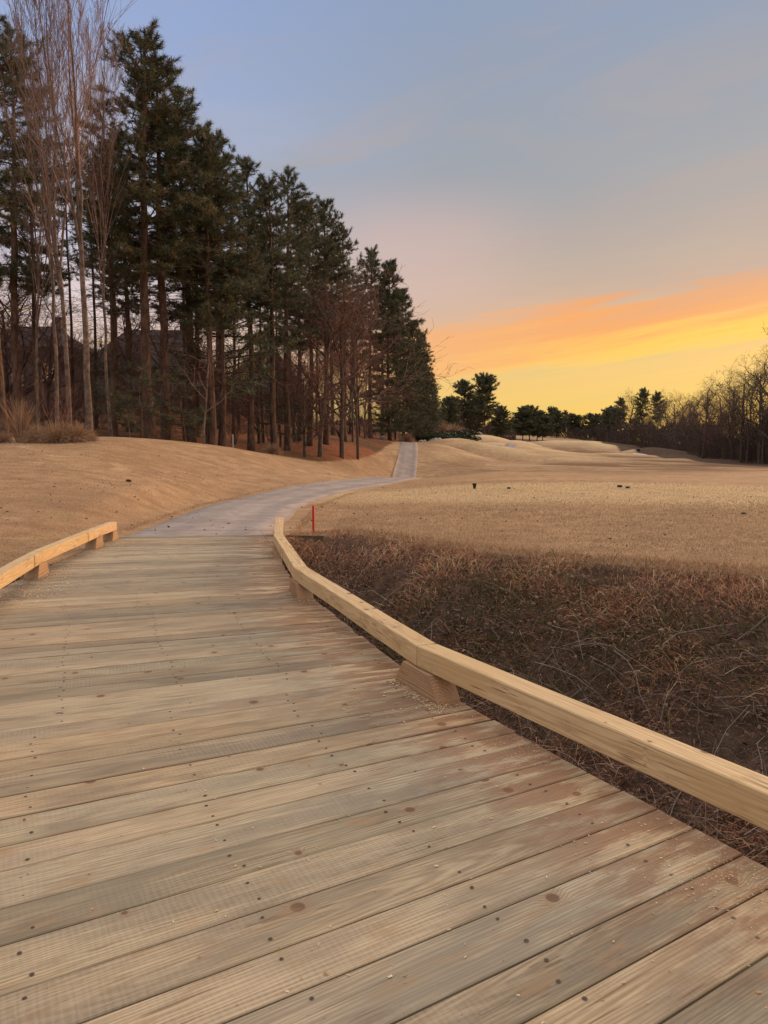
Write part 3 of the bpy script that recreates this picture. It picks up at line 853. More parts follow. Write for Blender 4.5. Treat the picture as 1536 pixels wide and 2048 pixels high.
tag(weeds().build('green_weeds', M_BLADE, smooth=False), kind='stuff')

def turf():
    mb = MB()
    pal = np.array([(.60, .38, .20), (.52, .32, .165), (.66, .46, .25), (.44, .27, .14), (.35, .21, .11)])
    def strip(n, r0, r1, a0, a1, h, w, cond):
        a = np.radians(rng.uniform(a0, a1, n)); r = np.exp(rng.uniform(math.log(r0), math.log(r1), n))
        x, y = r * np.sin(a), r * np.cos(a)
        k = cond(x, y); x, y, r = x[k], y[k], r[k]; n = len(x)
        z = ground_z(x, y) - .004
        D = rng.normal(0, .65, (n, 3)); D[:, 2] = 1
        q = dens_noise(x, y, .6) * .3 + .8
        c = pal[rng.integers(0, 5, n)] * rng.uniform(.75, 1.1, (n, 1)) * q[:, None]
        rough = smooth(y, 22.5, 19.5) * (x > -1); c = c * (1 - .12 * rough)[:, None]
        tris(mb, np.column_stack([x, y, z]), D, rng.uniform(h[0], h[1], n) * (1 + .5 * rough) * (r / 12) ** .35, w * (r / 10) ** .7, c)
    lft = lambda x, y: (bank_t(x, y) < .1) & (x < np.interp(y, [p[1] for p in PC], [p[0] for p in PC]) - 1.55) & (x < -4.75 + 0 * y) & (wood_zone(x, y) < .5)
    rgt = lambda x, y: (bank_t(x, y) < .25) & (~on_path(x, y)) & (x > np.interp(y, [p[1] for p in PC], [p[0] for p in PC]))
    strip(120000, 8, 34, -31, -5, (.012, .032), .006, lft)
    strip(190000, 9, 34, -9, 31, (.012, .032), .006, rgt)
    # ragged longer fringe where the mown turf meets the ditch and the path
    strip(60000, 9, 15.5, -7, 31, (.05, .12), .006, lambda x, y: np.abs(bank_t(x, y) - .20) < .45)
    ex = lambda x, y: np.abs(np.abs(x - np.interp(y, [p[1] for p in PC], [p[0] for p in PC])) - 1.72) < .10
    strip(60000, 13.5, 32, -20, -2, (.03, .07), .007, ex)
    return mb
tag(turf().build('dormant_turf', M_BLADE, smooth=False), kind='stuff')

mb = MB()
a_ = np.radians(rng.uniform(-31, 31, 1500)); r_ = np.exp(rng.uniform(math.log(9), math.log(45), 1500))
x_, y_ = r_ * np.sin(a_), r_ * np.cos(a_); k_ = (bank_t(x_, y_) < -.2) & (wood_zone(x_, y_) < .5) & ~((x_ > -5) & (x_ < -2) & (y_ < 13.6)) & (x_ < 12)
k_ &= (rng.random(1500) < np.where(x_ < 0, .55, .22)); x_, y_ = x_[k_], y_[k_]
D_ = rng.normal(0, 1, (len(x_), 3)); D_[:, 2] = np.abs(D_[:, 2]) * .3
blades(mb, np.column_stack([x_, y_, ground_z(x_, y_) + .025]), D_, rng.uniform(.04, .08, len(x_)), rng.uniform(.02, .04, len(x_)), np.array([(.13, .07, .04), (.22, .12, .06), (.09, .055, .035)])[rng.integers(0, 3, len(x_))], .3)
tag(mb.build('fallen_leaves', M_BLADE, smooth=False), kind='stuff')

# ------------------------------------------------------------------ tree makers (mesh data, shared by copies)
def pine_meshes(seed, H=24.0, bare=.42, spread=3.5, dens=1.0, dead=14, tr=.24, top='cone', tuft=.36, nper=20, tone=1.0):
    g = np.random.default_rng(seed)
    tb = MB()
    n = 14; hs = np.linspace(0, 1, n)
    bx = np.cumsum(g.normal(0, .05, n)) * 1.0; by = np.cumsum(g.normal(0, .05, n))
    bx -= bx[0]; by -= by[0]
    P = np.column_stack([bx, by, hs * H]); rad = tr * (1 - hs * .93) ** .85 + .015; rad[0] *= 1.35
    P[0, 2] = -.5
    tube(tb, P, rad, 9, wob=.12)
    axis = lambda z: np.array([np.interp(z, P[:, 2], P[:, 0]), np.interp(z, P[:, 2], P[:, 1]), z])
    S0, S1, q0, q1 = [], [], [], []
    tp, td, ts = [], [], []
    hc = bare * H; z = hc
    while z < H - .25:
        f = (z - hc) / (H - hc)
        if top == 'cone': L = spread * (np.interp(f, [0, .12, .35, .7, .9, 1], [.6, .95, 1, .74, .40, .15]))
        else: L = spread * (np.interp(f, [0, .15, .45, .75, .92, 1], [.5, .85, 1, .9, .6, .3]))
        for k in range(g.integers(3, 6)):
            l = L * g.uniform(.55, 1.12); az = g.random() * 6.283
            el = np.interp(f, [0, .3, .7, 1], [-.12, .10, .45, .95]) + g.normal(0, .14)
            d = np.array([math.cos(az) * math.cos(el), math.sin(az) * math.cos(el), math.sin(el)])
            p = axis(z + g.uniform(-.15, .15)); r = .012 + l * .013
            pts = [p]; m = 5
            for j in range(m):
                d = d + g.normal(0, .10, 3) + np.array([0, 0, .06 if j > 1 else -.03]); d /= np.linalg.norm(d)
                pts.append(pts[-1] + d * l / m)
            for j in range(m):
                S0.append(pts[j]); S1.append(pts[j + 1]); q0.append(r * (1 - j / m * .8)); q1.append(r * (1 - (j + 1) / m * .8))
                if j >= 1:
                    for _ in range(max(1, int(round(dens * (1.0 + l * .55))))):
                        f2 = g.random(); b = pts[j] + (pts[j + 1] - pts[j]) * f2
                        sd = d + g.normal(0, .75, 3); sd[2] = sd[2] * .6 + .12; sd /= np.linalg.norm(sd)
                        bl = g.uniform(.2, .75) * min(1, l / 2)
                        e = b + sd * bl
                        S0.append(b); S1.append(e); q0.append(.012); q1.append(.006)
                        tp.append(e); td.append(sd + np.array([0, 0, .45])); ts.append(g.uniform(.75, 1.2))
                        if bl > .35 and g.random() < .7:
                            tp.append(b + sd * bl * .5); td.append(sd + g.normal(0, .5, 3)); ts.append(g.uniform(.7, 1.0))
            tp.append(pts[-1]); td.append(d + np.array([0, 0, .5])); ts.append(1.15)
        z += g.choice([.3, .45, .75]) / max(.6, dens ** .5)
    tp.append(axis(H)); td.append(np.array([0, 0, 1.])); ts.append(1.2)
    # dead whippy limbs under the crown
    for _ in range(dead):
        z = g.uniform(min(.18 * H, hc * .6), hc * 1.05 + .3); az = g.random() * 6.283; l = g.uniform(.8, 2.6); p = axis(z)
        d = np.array([math.cos(az), math.sin(az), g.uniform(-.1, .35)])
        for j in range(4):
            e = p + d / np.linalg.norm(d) * l / 4
            S0.append(p); S1.append(e); q0.append(.022 * (1 - j * .22)); q1.append(.022 * (1 - (j + 1) * .22) + .002)
            if j > 0:
                for _ in range(2):
                    s2 = d + g.normal(0, .7, 3); s2 /= np.linalg.norm(s2); S0.append(e); S1.append(e + s2 * g.uniform(.2, .7)); q0.append(.008); q1.append(.004)
            p = e; d = d + g.normal(0, .18, 3) + np.array([0, 0, -.05])
    prisms(tb, S0, S1, q0, q1, 3)
    cb = MB()
    tp = np.array(tp); td = np.array(td); td /= np.linalg.norm(td, axis=1, keepdims=True); ts = np.array(ts)
    N = len(tp)
    pos = np.repeat(tp, nper, axis=0); dr = np.repeat(td, nper, axis=0) * g.uniform(.2, 1.7, (N * nper, 1)) + g.normal(0, .85, (N * nper, 3))
    dr /= np.linalg.norm(dr, axis=1, keepdims=True)
    pos = pos - np.repeat(td, nper, axis=0) * g.uniform(0, .34, (N * nper, 1))
    pal = np.array([(.098, .110, .054), (.082, .096, .054), (.130, .128, .056), (.072, .088, .052), (.160, .124, .058)]) * tone
    tc = pal[g.integers(0, 5, N)] * g.uniform(.75, 1.2, (N, 1))
    col = np.repeat(tc, nper, axis=0) * g.uniform(.8, 1.25, (N * nper, 1))
    tris(cb, pos, dr, g.uniform(.45, 1.1, N * nper) * tuft * np.repeat(ts, nper), .029 * (tuft / .36), col)
    return tb.mesh('trunk', M_BARK), cb.mesh('crown', M_NEEDLE, False), H

def bare_meshes(seed, H=14.0, kind='spread', tr=.20, bark=None, twig=(.10, .062, .045), depth=5, rmin=.009, stems=1, fork=.3):
    g = np.random.default_rng(seed)
    tb, cb = MB(), MB()
    S = {0: ([], [], [], []), 1: ([], [], [], [])}
    def seg(w, a, b, r0, r1):
        s_ = S[w]; s_[0].append(a); s_[1].append(b); s_[2].append(r0); s_[3].append(r1)
    def grow(p, d, L, r, lev):
        m = 4 if lev < 3 else 3
        pts = [p]; rr = [r]
        for j in range(m):
            if kind == 'poplar': up = .16 if lev else 0.0
            elif kind == 'shrub': up = .05
            else: up = .045 if lev < 3 else -.01
            d = d + g.normal(0, (.05 if lev == 0 else .15), 3) + np.array([0, 0, up]); d /= np.linalg.norm(d)
            pts.append(pts[-1] + d * L / m); rr.append(max(r * (1 - (j + 1) / m * (.55 if lev < depth - 1 else .75)), rmin * .6))
        for j in range(m):
            seg(0 if (lev < 2 and rr[j] > .03) else 1, pts[j], pts[j + 1], rr[j], rr[j + 1])
        if lev >= depth: return
        if kind == 'poplar': nb = [11, 6, 4, 3, 3][min(lev, 4)]
        elif kind == 'shrub': nb = [6, 4, 3, 2, 2][min(lev, 4)]
        elif kind == 'fine': nb = [15, 8, 5, 3, 3][min(lev, 4)]
        else: nb = [8, 5, 4, 3, 3][min(lev, 4)]
        for k in range(nb):
            f = g.uniform(fork if lev == 0 else .25, 1.0)
            if k == nb - 1: f = 1.0
            i = min(int(f * m), m - 1); q = f * m - i
            b = pts[i] + (pts[i + 1] - pts[i]) * q; rb = rr[i] + (rr[i + 1] - rr[i]) * q
            if kind == 'poplar': ang = g.uniform(.30, .62)
            elif kind == 'shrub': ang = g.uniform(.3, .7)
            elif kind == 'fine': ang = g.uniform(.45, .95)
            else: ang = g.uniform(.5, 1.15)
            az = g.random() * 6.283
            dd = d if i == m - 1 else (pts[i + 1] - pts[i]) / np.linalg.norm(pts[i + 1] - pts[i])
            Dm, A, B = frames(dd[None])
            nd = dd * math.cos(ang) + (A[0] * math.cos(az) + B[0] * math.sin(az)) * math.sin(ang)
            sc = {'poplar': .50, 'shrub': .55, 'fine': .50}.get(kind, .54)
            if lev == 0: sc *= (1.25 - .7 * f)
            grow(b, nd, L * sc * g.uniform(.7, 1.15), max(min(rb * .62, r * .5), rmin), lev + 1)
    if stems == 1:
        P = [np.array([0, 0, -.4])]; d = np.array([g.normal(0, .03), g.normal(0, .03), 1.0])
        grow(P[0], d, H * (.80 if kind != 'spread' else .66), tr, 0)
    else:
        for k in range(stems):
            a = g.random() * 6.283; sp = g.uniform(.1, .5)
            grow(np.array([math.cos(a) * .12, math.sin(a) * .12, -.1]), np.array([math.cos(a) * sp, math.sin(a) * sp, 1.0]) , H * g.uniform(.5, .7), tr, 1)
    bark = bark or M_GREYBARK
    s0, s1 = S[0], S[1]
    if s0[0]: prisms(tb, *s0, 7)
    else: prisms(tb, s1[0][:8], s1[1][:8], s1[2][:8], s1[3][:8], 4)
    m = len(s1[0]); tw = np.array(twig) * g.uniform(.7, 1.3, (m, 1))
    prisms(cb, *s1, 3, tw)
    zmax = max(v[:, 2].max() for v in cb.v)
    return tb.mesh('trunk', bark), cb.mesh('crown', M_TWIG), zmax

def poplar_meshes(seed, H=22.0, tr=.24, f0=.28, nb=15, tw=(.21, .135, .105), forks=1):
    """tall bare tree whose limbs climb almost parallel to the trunk"""
    g = np.random.default_rng(seed); tb, cb = MB(), MB(); A0, A1, R0, R1, W = [], [], [], [], []
    def climb(p, d, L, r, lev, m):
        pts = [p]; rr = [r]
        for j in range(m):
            d = d + g.normal(0, .085, 3) + np.array([0, 0, .17]); d = d / np.linalg.norm(d)
            pts.append(pts[-1] + d * L / m); rr.append(max(r * (1 - .86 * (j + 1) / m), (.0052)))
        for j in range(m):
            if rr[j] > .035: tube(tb, pts[j:j + 2], rr[j:j + 2], 6, cap=False)
            else: A0.append(pts[j]); A1.append(pts[j + 1]); R0.append(rr[j]); R1.append(rr[j + 1])
        if lev == 3: return
        for k in range([0, 11, 8, 4][lev]):
            f = g.uniform(.12, .97); i = min(int(f * m), m - 1); q = f * m - i
            b = pts[i] + (pts[i + 1] - pts[i]) * q; dd = pts[i + 1] - pts[i]; dd = dd / np.linalg.norm(dd)
            Dm, A, B = frames(dd[None]); az = g.random() * 6.283; an = g.uniform(.25, .6)
            nd = dd * math.cos(an) + (A[0] * math.cos(az) + B[0] * math.sin(az)) * math.sin(an)
            climb(b, nd, L * g.uniform(.22, .42) * (1.25 - .6 * f), max(rr[i] * .55, .006), lev + 1, 4 if lev < 2 else 3)
    n = 16; hs = np.linspace(0, 1, n); wx = np.cumsum(g.normal(0, .06, n)); wy = np.cumsum(g.normal(0, .06, n))
    P = np.column_stack([wx - wx[0], wy - wy[0], hs * H]); P[0, 2] = -.4
    rad = tr * (1 - hs) ** 1.05 + .010; rad[0] *= 1.25
    tube(tb, P, rad, 10, wob=.05)
    for k in range(nb):
        f = f0 + (.94 - f0) * (k + g.random()) / nb
        b = np.array([np.interp(f, hs, P[:, 0]), np.interp(f, hs, P[:, 1]), f * H]); az = g.random() * 6.283; an = g.uniform(.14, .34)
        r = np.interp(f, hs, rad)
        big = k < forks
        climb(b, np.array([math.cos(az) * math.sin(an), math.sin(az) * math.sin(an), math.cos(an)]), (H * (1 - f)) * (g.uniform(.85, 1.0) if big else g.uniform(.5, .9)) + .6, r * (.68 if big else g.uniform(.3, .45)), 1, 7)
    prisms(cb, A0, A1, R0, R1, 3, np.array(tw) * g.uniform(.7, 1.3, (len(A0), 1)))
    return tb.mesh('trunk', M_PALEBARK), cb.mesh('crown', M_TWIG), H

V_ = {}
V_['pine1'] = pine_meshes(11, 24, .43, 3.5, .98, 40, tuft=.36, nper=38)
V_['pine2'] = pine_meshes(12, 24, .50, 3.1, .92, 44, tuft=.36, nper=38)
V_['pine3'] = pine_meshes(13, 24, .39, 3.7, .9, 38, tuft=.36, nper=38)
V_['edge1'] = pine_meshes(14, 22, .06, 3.7, 1.35, 4, .22, tuft=.40, nper=34)
V_['edge2'] = pine_meshes(15, 22, .10, 4.0, 1.25, 4, .22, tuft=.40, nper=34)
V_['thin'] = pine_meshes(16, 22, .58, 2.4, .7, 30, .13, nper=22)
V_['young'] = pine_meshes(17, 7.5, .16, 3.0, .75, 5, .08, 'cone', .38, 18)
V_['round1'] = pine_meshes(18, 18, .36, 4.8, 2.2, 8, .24, 'round', .66, 18)
V_['round2'] = pine_meshes(19, 14, .24, 4.6, 2.5, 6, .2, 'round', .70, 18)
V_['slim'] = pine_meshes(20, 18, .50, 2.8, 1.5, 8, .16, 'round', .58, 16)
V_['poplar1'] = poplar_meshes(21, 22, .155, .36, 16, forks=2)
V_['poplar2'] = poplar_meshes(22, 22, .09, .32, 15, (.20, .125, .098), forks=3)
V_['poplar3'] = poplar_meshes(29, 22, .11, .26, 17, (.21, .14, .11), forks=3)
V_['red1'] = bare_meshes(23, 13, 'fine', .15, M_GREYBARK, (.17, .085, .062), 4, .009, fork=.22)
V_['red2'] = bare_meshes(24, 12, 'fine', .14, M_GREYBARK, (.16, .082, .060), 4, .009, fork=.15)
V_['oak1'] = bare_meshes(25, 16, 'spread', .22, M_GREYBARK, (.075, .052, .038), 4, .013, fork=.30)
V_['oak2'] = bare_meshes(26, 15, 'spread', .18, M_GREYBARK, (.085, .058, .042), 4, .013, fork=.18)
V_['tallbare'] = bare_meshes(27, 17, 'fine', .18, M_GREYBARK, (.10, .070, .050), 4, .013, fork=.35)
V_['shrub'] = bare_meshes(28, 4.2, 'shrub', .035, M_PALEBARK, (.17, .088, .064), 4, .006, stems=9)
V_['sapling'] = bare_meshes(30, 7, 'spread', .07, M_PALEBARK, (.16, .105, .08), 3, .007, fork=.25)

def plant(kind, x, y, h, label, cat, group=None, name='pine_tree', rz=None, wide=1.0, dz=0.0):
    tm, cm, H = V_[kind]
    s_ = h / H
    w = (s_ * .45 + .55 * min(1.0, s_ * 1.15)) * wide
    o = empty(name, (x, y, gz(x, y) + dz), random.uniform(0, 6.28) if rz is None else rz, (w, w, s_))
    tag(o, label, cat, group)
    link('trunk', tm, parent=o); link('crown', cm, parent=o)
    return o

def plant_px(kind, px, Y, top, *a, **k):
    """tree standing at image column px at distance Y whose top shows at row top"""
    x = sx(px, Y); z = gz(x, Y)
    h = at(px, top, Y)[2] - z
    return plant(kind, x, Y, h, *a, **k)

LW = 'pines of the left-hand wood'
# ---- front row of the left-hand wood (column, distance, row of the top)
front = [
 ('pine2', 12, 35, -60, 'tall pine cut off by the frame beside the bare poplars, crown above the ornamental grass'),
 ('pine3', 46, 44, 60, 'pine with a dark trunk between the lit windows of the beige house'),
 ('pine1', 302, 44, 52, 'tallest whole pine of the wood, pointed top against blue sky right of the bare poplars'),
 ('pine3', 384, 50, 195, 'pine filling the step of the skyline right of the tallest pointed pine'),
 ('pine2', 336, 46, 120, 'slim pine close beside the tallest pointed pine, on its right'),
 ('thin', 228, 46, 190, 'slender pine between the pale poplar trunk and the tallest pointed pine'),
 ('pine3', 424, 47, 262, 'pine directly behind the pale forked sapling at the edge of the mown slope'),
 ('pine1', 446, 49, 272, 'straight pine just right of the pale forked sapling, at the slope edge'),
 ('pine2', 503, 53, 318, 'pine with a thick leaning base above the white post in the wood'),
 ('pine1', 550, 54, 352, 'thick pine nearest the mown slope corner, base in a tuft of straw'),
 ('pine3', 576, 60, 345, 'pine just right of the thick pine on the slope corner'),
 ('pine2', 620, 66, 405, 'pine of the middle row with its top at the step in the skyline'),
 ('pine1', 652, 70, 402, 'full pine topping the skyline above the reddish bare trees'),
 ('pine3', 690, 78, 458, 'pine with a ragged top left of the notch in the skyline'),
 ('pine1', 742, 94, 494, 'round topped pine right of the skyline notch behind reddish bare trees'),
 ('edge1', 780, 96, 520, 'leafy pine at the end of the wood left of the path crest'),
 ('edge2', 806, 104, 585, 'leafy pine foliaged nearly to the ground over the path crest'),
 ('edge1', 826, 114, 640, 'leafy pine at the last corner of the wood above the green shrubs'),
 ('edge2', 845, 132, 715, 'smaller leafy pine trailing off the end of the wood towards the garden'),
 ('edge1', 842, 118, 668, 'leafy pine whose outer boughs form the right-hand outline of the wood'),
 ('edge2', 858, 124, 745, 'leafy pine just inside the right-hand outline of the wood, shorter than its neighbour'),
 ('edge1', 884, 165, 806, 'lowest bushy pine between the wood and the far pine pair'),
 ('edge1', 868, 150, 782, 'low bushy pine at the tail end of the wood beside the far pine pair'),
]
for k_, px, Y, top, lab in front:
    plant_px(k_, px, Y, top, lab, 'pine', LW, wide=1.3 if px in (302, 336, 384) else 1.08)
# ---- deeper rows, told apart by nothing
back = [(-20,50,70),(85,54,215),(150,60,235),(196,62,240),(262,58,235),(372,56,215),(395,64,275),(468,62,300),(528,68,330),(600,74,370),(635,82,410),(668,88,440),(718,98,480),(-70,46,20),(440,78,320),(560,86,370),(765,112,540),(790,120,575),(700,108,480),(240,80,290)]
for i, (px, Y, top) in enumerate(back):
    top += 35 if px > 180 else 60
    plant_px(['thin', 'pine2', 'thin', 'thin', 'pine1'][i % 5], px, Y, top, 'pine with a bare dark trunk deep in the wood behind the front row', 'pine', 'pines deep inside the left-hand wood')
# ---- young evergreens under them
plant_px('young', 285, 42, 735, 'young evergreen with drooping boughs under the tallest pine', 'pine', 'young evergreens under the pines', name='young_pine', wide=1.25)
plant_px('young', 372, 45, 745, 'young evergreen with drooping boughs behind the pale forked sapling', 'pine', 'young evergreens under the pines', name='young_pine', wide=1.2)
plant_px('young', 236, 52, 700, 'young dark evergreen behind the slender pine beside the poplar', 'pine', 'young evergreens under the pines', name='young_pine', wide=1.3)
plant_px('young', 562, 62, 705, 'young evergreen standing in front of the dark roofed house', 'pine', 'young evergreens under the pines', name='young_pine', wide=1.1)
plant_px('young', 418, 50, 470, 'bushy half grown pine at mid height behind the pale sapling', 'pine', 'young evergreens under the pines', name='young_pine', wide=1.3)
# ---- bare poplars on the crest
BP = 'bare poplars on the crest'
plant_px('poplar1', 181, 31.5, -95, 'tallest bare poplar, pale straight trunk rising from the straw grass', 'bare tree', BP, 'bare_tree', rz=1.0)
plant_px('poplar3', 142, 33, -80, 'bare poplar with twin stems just left of the straight pale trunk', 'bare tree', BP, 'bare_tree', rz=2.2)
plant_px('poplar2', 118, 36, -40, 'thinner bare poplar behind the leggy red shrub', 'bare tree', BP, 'bare_tree', rz=4.0)
plant_px('poplar2', 225, 41, 60, 'slim bare poplar with pinkish twigs against the tallest pine', 'bare tree', BP, 'bare_tree', rz=.4)
plant_px('poplar3', 82, 40, 150, 'short bare poplar left of the leggy red shrub', 'bare tree', BP, 'bare_tree', rz=5.2, wide=.8)
# ---- reddish bare trees at the wood's edge
RB = 'reddish bare trees along the wood edge'
for (k_, px, Y, top, lab) in [
 ('red1', 640, 60, 560, 'reddish bare tree left of the tallest reddish bare tree'),
 ('red2', 684, 64, 520, 'bare tree with pale grey upswept limbs at the middle of the wood edge'),
 ('red1', 716, 68, 525, 'tallest reddish bare tree with a pale crooked trunk at the wood edge'),
 ('red2', 706, 80, 570, 'dense reddish bare tree before the round topped pine'),
 ('red1', 730, 90, 660, 'last reddish bare tree of the wood edge before the leafy pines'),
 ('red2', 610, 57, 690, 'low reddish bare tree right of the thick slope corner pine'),
 ('red1', 590, 72, 620, 'reddish bare tree in front of the dark roofed house'),
 ('red2', 520, 66, 640, 'bare tree between the leaning pine and the thick corner pine'),
 ('red2', 330, 60, 600, 'bare brown tree among the trunks behind the tallest pine'),
 ('red1', 270, 62, 560, 'bare brown tree before the dark brown house'),
 ('red1', 60, 55, 480, 'bare brown tree before the beige house with lit windows'),
 ('red2', 22, 58, 520, 'bare brown tree at the frame edge before the beige house'),
 ('red1', 100, 62, 540, 'bare brown tree before the right end of the beige house'),
 ('red2', 480, 80, 640, 'bare brown tree at the left gable of the dark roofed house')]:
    plant_px(k_, px, Y, top, lab, 'bare tree', RB, 'bare_tree', wide=.85 if px > 700 else 1.4)
plant_px('sapling', 410, 38.5, 640, 'pale forked sapling with a light trunk at the edge of the mown slope', 'bare tree', None, 'bare_tree', rz=.8)
plant_px('sapling', 262, 40, 800, 'small crooked bare sapling low in the wood left of the tallest pine', 'bare tree', None, 'bare_tree', rz=2.8)
plant_px('shrub', 118, 30.5, 735, 'leggy reddish bare shrub in the straw grass before the poplars', 'shrub', None, 'bare_shrub', rz=1.1)
plant_px('shrub', 38, 31, 760, 'bare shrub beside the upright straw grass near the frame edge', 'shrub', None, 'bare_shrub', rz=3.1)
# brush under the wood: bare shrubs one can count
for (px, Y, top) in [(330,58,800),(390,60,805),(470,60,820),(540,72,815),(620,92,800),(660,96,812),(700,104,806),(735,110,800),(590,84,820),(250,66,800),(160,55,800),(20,50,780),(90,56,770),(40,60,760),(60,64,740),(130,62,745),(10,58,750),(180,64,740),(110,70,740),(75,70,750)]:
    plant_px('shrub', px, Y, top, 'low bare brown shrub growing among the trunks of the wood', 'shrub', 'bare shrubs among the trunks', 'bare_shrub', wide=1.5)

# ------------------------------------------------------------------ far trees
far = [
 ('round1', 968, 212, 757, 'large round crowned pine of the far pair, its twin trunks showing', 'pine'),
 ('round1', 926, 216, 768, 'thinner pine left of the large round crowned pine', 'pine'),
 ('round2', 898, 190, 800, 'small dark pine at the left foot of the far pine pair', 'pine'),
 ('round2', 1000, 225, 818, 'short dark pine at the right foot of the far pine pair', 'pine'),
 ('round2', 948, 230, 800, 'dark pine behind and between the far pine pair', 'pine'),
]
for k_, px, Y, top, lab, c in far:
    plant_px(k_, px, Y, top, lab, c, 'far pines beyond the garden')
for i, (px, Y, top, lab) in enumerate([(1044,258,820,'leftmost of the clipped looking round trees on the far mound'), (1058,262,817,'round tree second from left on the far mound'), (1073,264,826,'round tree second from right on the far mound'), (1084,268,832,'rightmost round tree on the far mound')]):
    plant_px('round2', px, Y, top, lab, 'tree', 'round trees on the far mound', 'round_tree', wide=1.15)
plant_px('tallbare', 1024, 300, 822, 'thin pale bare tree in the gap between far pines and round trees', 'bare tree', None, 'bare_tree')
for i, (px, Y, top) in enumerate([(1102,350,818),(1112,345,826),(1128,350,822),(1140,360,830),(1152,360,834),(1165,355,832),(1178,350,830),(1192,345,832),(1204,330,826),(1216,320,818),(1226,310,822),(1240,300,826)]):
    plant_px(['round1', 'round2', 'slim'][i % 3], px, Y, top, 'dark pine in the distant line closing the fairway', 'pine', 'distant pines closing the fairway')
SR = 'pines rising from the right-hand wood'
plant_px('slim', 1238, 262, 798, 'small round pine at the left end of the right-hand wood', 'pine', SR)
plant_px('slim', 1280, 240, 780, 'left of the two slim pines standing up from the right-hand wood', 'pine', SR)
plant_px('slim', 1311, 232, 787, 'right of the two slim pines standing up from the right-hand wood', 'pine', SR)
plant_px('slim', 1212, 280, 820, 'low pine left of the pale feathery bare tree', 'pine', SR)
plant_px('tallbare', 1253, 250, 772, 'pale feathery bare tree between the small round pine and slim pines', 'bare tree', None, 'bare_tree', wide=1.3)
plant_px('oak1', 1403, 138, 738, 'twisted bare tree with an open crown standing above the right-hand wood', 'bare tree', None, 'bare_tree', rz=.6, wide=.9)
plant_px('oak1', 1545, 98, 628, 'tall bare tree at the frame edge reaching over the right-hand wood', 'bare tree', None, 'bare_tree', rz=2.0)
plant_px('oak2', 1480, 112, 708, 'spreading bare tree with crooked limbs near the frame edge', 'bare tree', None, 'bare_tree', rz=.2)
plant_px('oak2', 1515, 106, 700, 'dense bare tree beside the one with crooked limbs', 'bare tree', None, 'bare_tree', rz=3.0)
rw = [(1335,215,778),(1346,205,772),(1358,198,775),(1370,190,780),(1382,180,776),(1420,150,760),(1438,142,750),(1452,132,744),(1468,124,738),(1496,118,715),(1530,110,695),(1560,105,690),(1322,225,800),(1300,235,812),(1268,252,815),(1228,280,826),(1345,175,812),(1375,160,806),(1410,140,800),(1432,130,796),(1462,118,790),(1492,110,780),(1522,104,776),(1550,100,770),(1395,170,790),(1290,245,820),(1312,215,822),(1255,270,826),(1210,300,838)]
kinds = ['tallbare', 'oak2', 'tallbare', 'oak1', 'red2']
for i, (px, Y, top) in enumerate(rw):
    plant_px(kinds[i % 5], px, Y, top, 'bare tree in the brown mass of the right-hand wood', 'bare tree', 'bare trees massed in the right-hand wood', 'bare_tree', wide=1.15)

def thicket():
    """uncountable brown undergrowth filling the right-hand wood and the far edges"""
    mb = MB(); g = np.random.default_rng(99)
    def fill(n, px0, px1, Yf, dY, hf, col, ln=(.5, 1.6), w=.022):
        px = g.uniform(px0, px1, n); Y = np.interp(px, *Yf) + g.random(n) ** 1.6 * dY
        x = (px - 768) / F * Y; z = ground_z(x, Y)
        h = np.interp(px, *hf) * g.random(n) ** 1.3
        h *= .75 + .5 * np.abs(np.sin(px * .11) * np.sin(px * .037 + 1))
        D = g.normal(0, .6, (n, 3)); D[:, 2] = 1
        c = np.array(col)[g.integers(0, len(col), n)] * g.uniform(.6, 1.25, (n, 1))
        tris(mb, np.column_stack([x, Y, z + h]), D, g.uniform(*ln, n), w * (Y / 120), c)
    br = [(.070, .046, .034), (.085, .055, .040), (.052, .036, .027), (.10, .07, .052)]
    fill(120000, 1190, 1640, ([1190, 1250, 1330, 1400, 1480, 1640], [330, 262, 190, 140, 112, 96]), 28, ([1190, 1330, 1536], [6.5, 7, 7]), br)
    fill(9000, 1090, 1200, ([1090, 1200], [352, 330]), 25, ([1090, 1200], [5, 5.5]), br, (.8, 2.0))
    fill(26000, 860, 1030, ([860, 930, 1030], [178, 215, 245]), 25, ([860, 930, 1030], [7, 8, 4]), br + [(.10, .055, .04), (.05, .045, .025)], (.5, 1.4))
    fill(62000, -60, 800, ([-60, 190, 420, 560, 700, 800], [52, 58, 68, 84, 104, 124]), 26, ([-60, 190, 420, 560, 700, 800], [8.5, 7.5, 7.5, 8, 9, 8]), [(.10, .058, .042), (.13, .07, .05), (.075, .048, .034)], (.5, 1.5))
    return mb
tag(thicket().build('thicket', M_TWIG, smooth=False), kind='stuff')

def far_wood():
    """wooded skyline beyond, read as one mass"""
    mb = MB(); g = np.random.default_rng(5)
    n = 26000; a = np.radians(g.uniform(-42, 42, n)); r = g.uniform(480, 560, n)
    x, y = r * np.sin(a), r * np.cos(a); z = ground_z(x, y)
    h = g.random(n) ** .8 * (9 + 5 * np.sin(a * 60) * np.sin(a * 23 + 1) + 3 * np.sin(a * 140))
    D = g.normal(0, .6, (n, 3)); D[:, 2] = 1
    c = np.array([(.05, .042, .028), (.07, .05, .036), (.04, .04, .022)])[g.integers(0, 3, n)] * g.uniform(.7, 1.2, (n, 1))
    tris(mb, np.column_stack([x, y, z + h]), D, g.uniform(2, 4.5, n), 1.0, c)
    return mb
tag(far_wood().build('far_wood', M_TWIG, smooth=False), kind='stuff')

